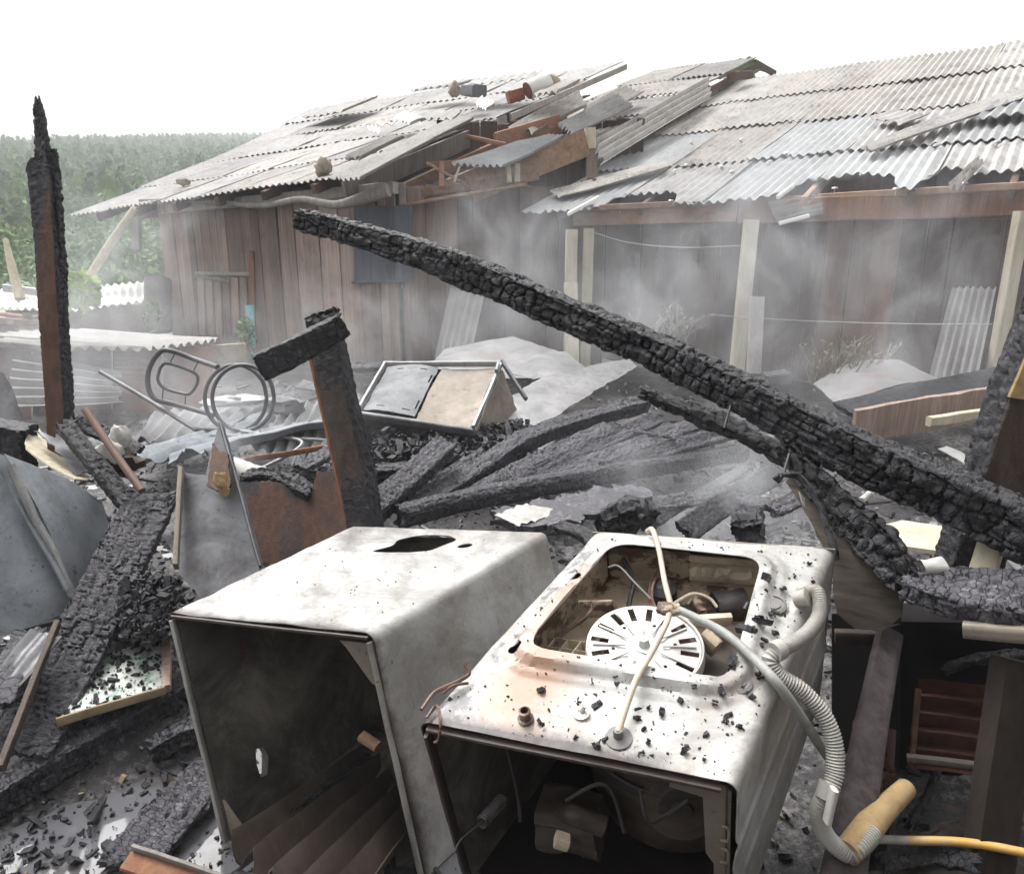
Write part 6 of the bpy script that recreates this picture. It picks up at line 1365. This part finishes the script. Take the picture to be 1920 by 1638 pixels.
# --- bits of charcoal on the machine
bits = [(1440, 1098, 16), (1422, 1172, 15), (1445, 1155, 13), (1470, 1102, 9), (1518, 1053, 9), (1491, 1077, 7), (1527, 1086, 7), (1410, 1195, 16), (1434, 1208, 13), (1458, 1187, 10), (1380, 1215, 8), (1400, 1235, 8), (1415, 1240, 8), (1370, 1262, 14), (1422, 1268, 12), (1448, 1270, 7), (1352, 1305, 15), (1409, 1307, 12), (1278, 1317, 9), (1244, 1330, 9), (1339, 1320, 7), (1200, 1350, 10), (1217, 1328, 7), (1283, 1410, 15), (1323, 1379, 9), (1372, 1340, 7), (1362, 1355, 8), (1391, 1365, 9), (1120, 1398, 12), (1014, 1356, 11), (1012, 1294, 12), (1126, 1318, 10), (1083, 1322, 7), (1215, 1390, 7), (1205, 1412, 6), (1320, 1425, 7), (1206, 1368, 7), (1140, 1385, 6), (1300, 1300, 6), (1082, 1382, 6)]
qb = np.random.default_rng(31); BG = 'charcoal bits scattered on the washing machine'
bmesh_ = []
for k in range(6):
    g = lumps(4, lambda n, r: r.normal(size=(n, 3)) * (.006, .006, .003), .004, .008, 300 + k, 2, .7); me = mesh_from('charcoal_bit', g, np.zeros(3), False); me.materials.append(CHAR); bmesh_.append(me)
LM = [((1450, 1130), 'beside the upper grey rubber foot'), ((1383, 1277), 'beside the lower grey rubber foot'), ((1160, 1384), 'by the round cable gland'), ((986, 1348), 'by the cream plug stub'), ((1090, 1338), 'by the small washer ring'),
      ((1400, 1200), 'by the thick grey cable'), ((1455, 1215), 'by the hose coupling'), ((1510, 1060), 'near the back right corner'), ((1370, 1420), 'near the front right corner'), ((1215, 1320), 'below the pulley opening'), ((1350, 1345), 'on the plain panel near the front')]
def bitlabel(px, py, s):
    k = min(LM, key=lambda q: (q[0][0] - px) ** 2 + (q[0][1] - py) ** 2)
    return ('large ' if s > 12 else 'small ' if s > 8 else 'tiny ') + 'lump of charcoal on the washing machine ' + k[1]
for k, (px, py, s) in enumerate(bits):
    o = bpy.data.objects.new('charcoal_bit', bmesh_[k % 6]); COL.objects.link(o); c = wm.inv(px, py)
    x, y = c; hh = float(wh(np.array([x]), np.array([y]))[0]); o.location = tuple(wm.top(x, y, hh + .004)[0]); sc = s / 13.0
    o.scale = (sc, sc, sc * .9); o.rotation_euler = (qb.normal() * .25, qb.normal() * .25, qb.random() * 6.28)
    o['label'] = bitlabel(px, py, s); o['category'] = 'charcoal'; o['group'] = BG
def specks(n, r):
    x, y = r.random(n) * wm.W * .94 + .02, r.random(n) ** 1.2 * wm.L * .97 + .01
    d = rdist(x, y, opr, 0); k = (d > .004) & (r.random(n) < np.where(x > .25, 1, .45)); x, y = x[k], y[k]
    return wm.top(x, y, wh(x, y) + .0006)
single('charcoal_crumbs', lumps(900, specks, .0006, .0030, 8, 2.5, .5), CHAR, 'fine charcoal crumbs sprinkled over the washing machine', 'charcoal', kind='stuff', smooth=False)
def specks2(n, r):
    x, y = r.random(n) * lc.W * .96 + .01, r.random(n) * lc.L * .96 + .02
    k = ~inside(hole1, np.stack([x, y], 1)); return lc.top(x[k], y[k], lh_(x[k], y[k]) + .0008)
single('charcoal_crumbs', lumps(90, specks2, .0006, .0022, 9, 2.5, .5), CHAR, 'sparse charcoal crumbs on the empty cabinet top', 'charcoal', kind='stuff', smooth=False)
tw = [(790, 1330, .02), (812, 1300, .012), (840, 1285, .016), (862, 1275, .014), (880, 1262, .02), (872, 1245, .03)]
single('burnt_wires', tube([WT(*p) for p in tw], .004, 6, 6).merge(tube([WT(800, 1345, .01), WT(818, 1322, .015), PD(826, 1350, 1.42), PD(822, 1385, 1.42), PD(814, 1392, 1.42)], .003, 6, 6)).merge(tube([WT(830, 1300, .01), WT(850, 1285, .02), WT(878, 1280, .01)], .003, 6, 6)), COPPER, 'tangle of burnt wires over the left corner of the washing machine', 'wires')

# ------------------------------------------------------------------ right foreground
fsheet('plywood_sheet', 'curled smoke stained plywood leaning behind the washing machine corner', 'panel', [(1478, 905), (1500, 885), (1580, 965), (1660, 1030), (1700, 1085), (1692, 1150), (1650, 1182), (1605, 1175), (1570, 1150), (1560, 1050), (1535, 1000)], PLY, [(1480, 905, 2.05), (1690, 1100, 1.86), (1590, 1170, 1.90)], .03, .022, .005, .012, 23)
burntbeam('charred_plank', 'burnt upper edge of the curled panel behind the machine corner', [(1455, 830, 2.06), (1520, 892, 2.0), (1590, 968, 1.92), (1650, 1025, 1.86), (1706, 1100, 1.80)], [.03, .05, .06, .07, .06], [.05, .075, .10, .11, .08], (.55, -.2, .8), cu=.045, cv=.04, depth=.016, res=.0055, seed=95, ero=.4, rag=(.02, .03), cat='plank')
single('curled_strip', charred([PD(1455, 902, 1.97), PD(1470, 890, 1.96), PD(1500, 895, 1.96), PD(1535, 945, 1.93), PD(1556, 1000, 1.90), PD(1568, 1050, 1.88)], .012, .02, (.7, -.3, .5), .3, .3, .001, .006, 3, (0, 0), .004, ero=.2), CHAR_GLOSS, 'thin black curled strip hooked over the stained panel', 'strip')
fsheet('pale_lining', 'pale flaking lining behind the curled black strip', 'lining', [(1500, 920), (1540, 965), (1556, 1020), (1552, 1040), (1530, 1000)], PUTTY, [(1500, 920, 2.0), (1555, 1040, 1.95), (1530, 935, 2.0)], 0, .015, .006, .004, 24)
burntbeam('charred_plank', 'thick charred slab with an ash grey top at the right edge', [(1690, 1085, 1.82), (1790, 1108, 1.74), (1880, 1120, 1.68), (1990, 1128, 1.62)], [.09, .15, .17, .17], [.05, .055, .06, .06], (0, -.25, 1), cu=.035, cv=.04, depth=.011, res=.005, seed=96, ero=.25, cat='slab', mat=CHAR_ASH)
single('pale_lump', charred([PD(1725, 1066, 1.80), PD(1768, 1062, 1.80)], .05, .045, (0, 0, 1), .2, .2, .002, .008, 3, (0, 0), .018), PUTTY, 'rounded pale lump lying on the charred slab at the right', 'lump')
single('counter_edge', beam(PD(1806, 1180, 1.66), PD(1985, 1192, 1.56), .03, .034, wob=.003), TANMETAL, 'cream board edge under the charred slab at the right', 'board')
cb = thing('burnt_cabinet', 'black burnt cupboard hollow under the charred slab', 'cupboard', (1.15, 1.7, 0))
def slab(par, name, pts, th, m): 
    P4 = [PD(*p) for p in pts]; n = nz(np.cross(P4[1] - P4[0], P4[3] - P4[0]))
    g = Geo().add(np.array(P4 + [p - n * th for p in P4]), [(0, 1, 2, 3), (7, 6, 5, 4), (0, 4, 5, 1), (1, 5, 6, 2), (2, 6, 7, 3), (3, 7, 4, 0)]); return part(name, g, m, par, False)
slab(cb, 'back_panel', [(1560, 1640, 2.3), (2000, 1700, 2.1), (2000, 1150, 2.3), (1560, 1150, 2.45)], .02, SOOT_SHADE)
slab(cb, 'side_panel', [(1640, 1640, 1.85), (1690, 1640, 2.3), (1690, 1170, 2.4), (1650, 1180, 1.95)], .015, SOOT_SHADE)
slab(cb, 'added_shade_panel', [(1690, 1165, 1.95), (2010, 1170, 1.85), (2010, 1130, 2.4), (1690, 1130, 2.45)], .02, SOOT_SHADE)  # unseen panel added under the slab to shade the cupboard hollow
part('shelf_edge', beam(PD(1700, 1420, 1.93), PD(1850, 1438, 1.86), .02, .02), TANMETAL, cb)
part('slat_post', beam(PD(1708, 1440, 1.94), PD(1722, 1290, 2.0), .015, .02), SLAT, cb)
single('grey_bar', beam(PD(1570, 1700, 1.42), PD(1668, 1185, 1.92), .085, .03, up=(-.3, -1, .2), wob=.003, w2=.06), BAR, 'smoky grey brown bar leaning beside the ribbed hose', 'bar')
single('charred_bar', beam(PD(1565, 1192, 1.98), PD(1655, 1196, 1.94), .03, .035, wob=.003), BURNT_DARK, 'short dark bar behind the top of the smoky leaning bar', 'bar')
single('smoked_post', beam(PD(1850, 1640, 1.60), PD(1905, 1235, 1.66), .085, .06, up=(0, -1, .2), wob=.004), SMOKED, 'broad smoked post standing in front of the rusty corrugated metal', 'post')
single('red_box', beam(PD(1628, 1490, 2.05), PD(1640, 1360, 2.1), .12, .03, up=(0, -1, .1), wob=.004), m_plain('dark_red_plastic', (.07, .022, .025), .5, .3), 'dark red plastic board behind the leaning bar', 'board')
single('rust_pebbles', lumps(160, lambda n, r: np.array([PD(1585 + 90 * a, 1420 + 130 * b, 2.0 - .15 * b) for a, b in r.random((n, 2))]), .004, .016, 66, 2, .7), SLAT, 'rusty rubble in the gap beside the washing machine', 'rubble', kind='stuff', smooth=False)
fsheet('dark_board', 'dark flat board lying at the bottom right corner', 'board', [(1600, 1640), (1820, 1590), (1960, 1640), (1960, 1720), (1600, 1720)], SMOKED, [(1600, 1650, 1.75), (1960, 1650, 1.6), (1800, 1590, 1.9)], 0, .04, .01, .02, 25)

for k, (p, w, h_, m, lb) in enumerate([
    ([(1590, 1500, 1.95), (1640, 1380, 2.05), (1665, 1240, 2.15)], .03, .03, CHAR, 'burnt batten in the dark gap behind the smoky leaning bar'),
    ([(1690, 1610, 1.75), (1790, 1560, 1.80), (1900, 1535, 1.80)], .05, .025, SMOKED, 'dark flat stick lying above the orange yellow hose'),
    ([(1700, 1560, 1.9), (1745, 1480, 1.95), (1770, 1400, 2.0)], .028, .022, CHAR, 'burnt stick standing before the left end of the rusty corrugated metal'),
    ([(1640, 1625, 1.6), (1740, 1600, 1.62), (1850, 1625, 1.55)], .045, .02, CHAR, 'burnt splinter lying below the orange yellow hose'),
    ([(1880, 1560, 1.7), (1925, 1400, 1.75), (1945, 1260, 1.78)], .045, .04, CHAR, 'charred batten right of the broad smoked post'),
    ([(1760, 1260, 1.95), (1830, 1235, 1.9), (1930, 1225, 1.85)], .03, .03, CHAR, 'charred rail under the cream counter edge')]):
    burntbeam('charred_stick', lb, p, w, h_, (0, -.6, .8), mat=m, cu=.03, cv=.03, depth=.005, seed=110 + k, ero=.35, cat='stick')
px4 = [PD(1700, 1440, 1.98), PD(1855, 1460, 1.88), PD(1862, 1290, 1.98), PD(1722, 1275, 2.06)]
single('rusty_sheet', corrugated(px4[1], px4[2], px4[3], px4[0], 5, .022, .004, 5, 7, .01, lo=lambda u: .04 * np.abs(fbm2(u * 6, u * 0, 3))), SLAT, 'rusty corrugated metal behind the broad smoked post', 'metal sheet')
# ------------------------------------------------------------------ rubble
def on_ground(x0, x1, y0, y1, thin=None):
    def f(n, r):
        y = y0 + (y1 - y0) * r.random(n) ** 1.4; w = .25 + .75 * (y - y0) / (y1 - y0)
        x = (x0 + x1) / 2 + (x1 - x0) * (r.random(n) - .5)
        k = np.abs(x) < .78 * y + .25; x, y = x[k], y[k]
        c = fbm2(x * 3, y * 3, 77, 3); k = r.random(len(x)) < np.clip(.65 + .7 * c, .1, 1); x, y = x[k], y[k]
        z = gz(x, y); z = np.where((z < 0) & (x < .2) & (y < 2.2), .0, z)
        return np.stack([x, y, z + .004], 1)
    return f
single('charcoal_rubble', lumps(15000, on_ground(-3.0, 2.6, 1.1, 5.2), .0018, .016, 71, 3, .6), CHAR, 'charcoal rubble strewn over the burnt ground', 'rubble', kind='stuff', smooth=False)
single('charcoal_rubble', lumps(6500, on_ground(-1.9, .0, 1.15, 2.6), .0012, .0075, 75, 3, .55), CHAR_GLOSS, 'wet charcoal bits floating in and around the puddle', 'rubble', kind='stuff', smooth=False)
single('ash_rubble', lumps(6500, on_ground(-3.6, 3.4, 2.4, 8.2), .004, .03, 72, 2.5, .45), ASHMETAL, 'grey ash crusts strewn over the burnt ground', 'rubble', kind='stuff', smooth=False)
single('plaster_rubble', lumps(800, on_ground(-3.0, 3.0, 1.6, 7.0), .002, .012, 73, 2, .4), CARDB, 'pale brown crumbs of plaster and wood strewn in the ash', 'rubble', kind='stuff', smooth=False)
def splint(n, seed, m, label, x0, x1, y0, y1, l0, l1):
    r = np.random.default_rng(seed); g = Geo(); P = on_ground(x0, x1, y0, y1)(n, r)
    for p in P:
        a = r.random() * 6.283; d = V3(math.cos(a), math.sin(a), r.normal() * .12) * (l0 + (l1 - l0) * r.random() ** 2); w = .006 + .014 * r.random()
        u = nz(np.cross(d, V3(0, 0, 1))) * w; up = V3(0, 0, .006 + .01 * r.random()); a_, b_ = p - d / 2, p + d / 2
        g.add([a_ - u, a_ + u, b_ + u * .6, b_ - u * .6, a_ - u + up, a_ + u + up, b_ + u * .5 + up, b_ - u * .5 + up], [(3, 2, 1, 0), (4, 5, 6, 7), (0, 1, 5, 4), (1, 2, 6, 5), (2, 3, 7, 6), (3, 0, 4, 7)], burn=1, cell=r.random())
    single('splinter_debris', g, m, label, 'debris', kind='stuff', smooth=False)
splint(520, 81, CHAR, 'charred splinters lying all over the ruin', -3, 3, 1.5, 7.5, .06, .5)
splint(160, 82, ASHMETAL, 'ash grey laths and strips lying in the middle distance', -3.5, 3.5, 3.2, 8, .1, .8)
# heap material filling the left bank and under the timbers
def heap(px0, px1, py0, py1, d0, d1):
    def f(n, r):
        u, v = r.random(n), r.random(n); return np.array([PD(px0 + (px1 - px0) * a, py0 + (py1 - py0) * b, d0 + (d1 - d0) * b + .06 * r.normal()) for a, b in zip(u, v)])
    return f
single('charcoal_rubble', lumps(2200, heap(225, 340, 1080, 1195, 2.75, 2.58), .003, .014, 91, 2.5, .7), CHAR, 'charcoal rubble heaped between the cracked plank and the white cabinet', 'rubble', kind='stuff', smooth=False)
single('charcoal_rubble', lumps(1200, heap(700, 1000, 790, 860, 4.7, 4.2), .005, .022, 93, 2.5, .7), CHAR, 'charcoal rubble beside the burnt appliance', 'rubble', kind='stuff', smooth=False)

single('charcoal_crumbs', lumps(260, lambda n, r: bilin(*c4)(r.random(n), r.random(n)) + V3(0, 0, .005), .0015, .009, 97, 2, .6), CHAR, 'charcoal crumbs lying on the green and white board', 'charcoal', kind='stuff', smooth=False)
# unseen plank walls added behind and right of the viewpoint to darken near faces
bw = thing('added_shade_wall', 'unseen charred plank walls added round the viewpoint to darken near faces', 'wall', (0, -1.6, 0))
def solid_wall(A, B, h, seed):
    r = random.Random(seed); A, B = V3(*A, 0), V3(*B, 0); L = np.linalg.norm(B - A); d = (B - A) / L; g = Geo(); s = 0
    while s < L:
        w = .18 * r.uniform(.8, 1.2); p = A + d * (s + w / 2); g.merge(beam(p, p + V3(0, 0, h * r.uniform(.9, 1.05)), .03, w - .008, up=np.cross(d, V3(0, 0, 1)) * 0 + d, rad=.003, M=3)); s += w
    return g
part('plank_wall', solid_wall((-3.2, -1.6), (2.6, -1.6), 3.0, 1), BURNT_DARK, bw)
part('plank_wall', solid_wall((2.7, -1.6), (2.8, .9), 2.4, 2), BURNT_DARK, bw)

# ------------------------------------------------------------------ smoke and air
def box_obj(name, lo, hi, m, label):
    g = Geo().add([(x, y, z) for x in (lo[0], hi[0]) for y in (lo[1], hi[1]) for z in (lo[2], hi[2])], [(0, 1, 3, 2), (4, 6, 7, 5), (0, 4, 5, 1), (2, 3, 7, 6), (0, 2, 6, 4), (1, 5, 7, 3)])
    return single(name, g, m, label, None, kind='stuff', smooth=False)
def smoke_mat():
    n = NB('smoke'); n.N.remove(n.b); out = n.N['Material Output']
    pv = n.N.new('ShaderNodeVolumePrincipled'); pv.inputs['Color'].default_value = (.95, .97, 1.0, 1); pv.inputs['Anisotropy'].default_value = .2
    tot = None
    for px, py, d, sx, sy, sz, a in SMOKE:
        c = PD(px, py, d)
        s1 = n.N.new('ShaderNodeVectorMath'); s1.operation = 'SUBTRACT'; n.L.new(n.g, s1.inputs[0]); s1.inputs[1].default_value = tuple(c)
        s2 = n.N.new('ShaderNodeVectorMath'); s2.operation = 'DIVIDE'; n.L.new(s1.outputs[0], s2.inputs[0]); s2.inputs[1].default_value = (sx, sy, sz)
        s3 = n.N.new('ShaderNodeVectorMath'); s3.operation = 'DOT_PRODUCT'; n.L.new(s2.outputs[0], s3.inputs[0]); n.L.new(s2.outputs[0], s3.inputs[1])
        e = n.math('POWER', 2.718, n.math('MULTIPLY', s3.outputs['Value'], -1.0)); e = n.math('MULTIPLY', e, a)
        tot = e if tot is None else n.math('ADD', tot, e)
    k = n.noise(1.5, 5, .62, n.vec((1, 1, .8)), 1.6)
    k = n.mr(k, .46, .70)
    den = n.math('MULTIPLY', n.math('MULTIPLY', tot, n.math('ADD', k, .05)), DENS)
    n.L.new(den, pv.inputs['Density']); n.L.new(pv.outputs[0], out.inputs['Volume'])
    return n.m
DENS = 2.5
SMOKE = [(1290, 520, 6.5, .75, .5, .55, 1.1), (1480, 470, 6.1, .45, .45, .6, 1.0), (960, 470, 7.5, .55, .45, .5, 1.0), (1010, 610, 6.4, 1.1, .6, .3, .7), (240, 470, 8.4, .7, .5, .6, .8), (150, 610, 6.8, .9, .5, .35, .8),
         (490, 740, 4.9, .6, .5, .25, 1.1), (440, 880, 3.5, .14, .2, .2, 1.4), (1330, 945, 3.7, .45, .28, .26, 1.5), (1720, 540, 5.7, .7, .4, .6, .8), (620, 600, 7.4, 1.0, .4, .4, .6), (1560, 700, 5.4, .8, .5, .3, .7), (160, 720, 5.2, .6, .4, .3, .8)]
box_obj('smoke', (-7.0, 2.7, .04), (6.2, 9.4, 2.9), smoke_mat(), 'thin grey smoke drifting over the ruins in front of the houses')
def haze_mat():
    n = NB('haze'); n.N.remove(n.b); pv = n.N.new('ShaderNodeVolumePrincipled')
    pv.inputs['Color'].default_value = (.96, .97, 1, 1); pv.inputs['Density'].default_value = .0026; n.L.new(pv.outputs[0], n.N['Material Output'].inputs['Volume'])
    return n.m
box_obj('haze', (-640, -640, -2.5), (640, 640, 60), haze_mat(), 'pale haze over the valley')
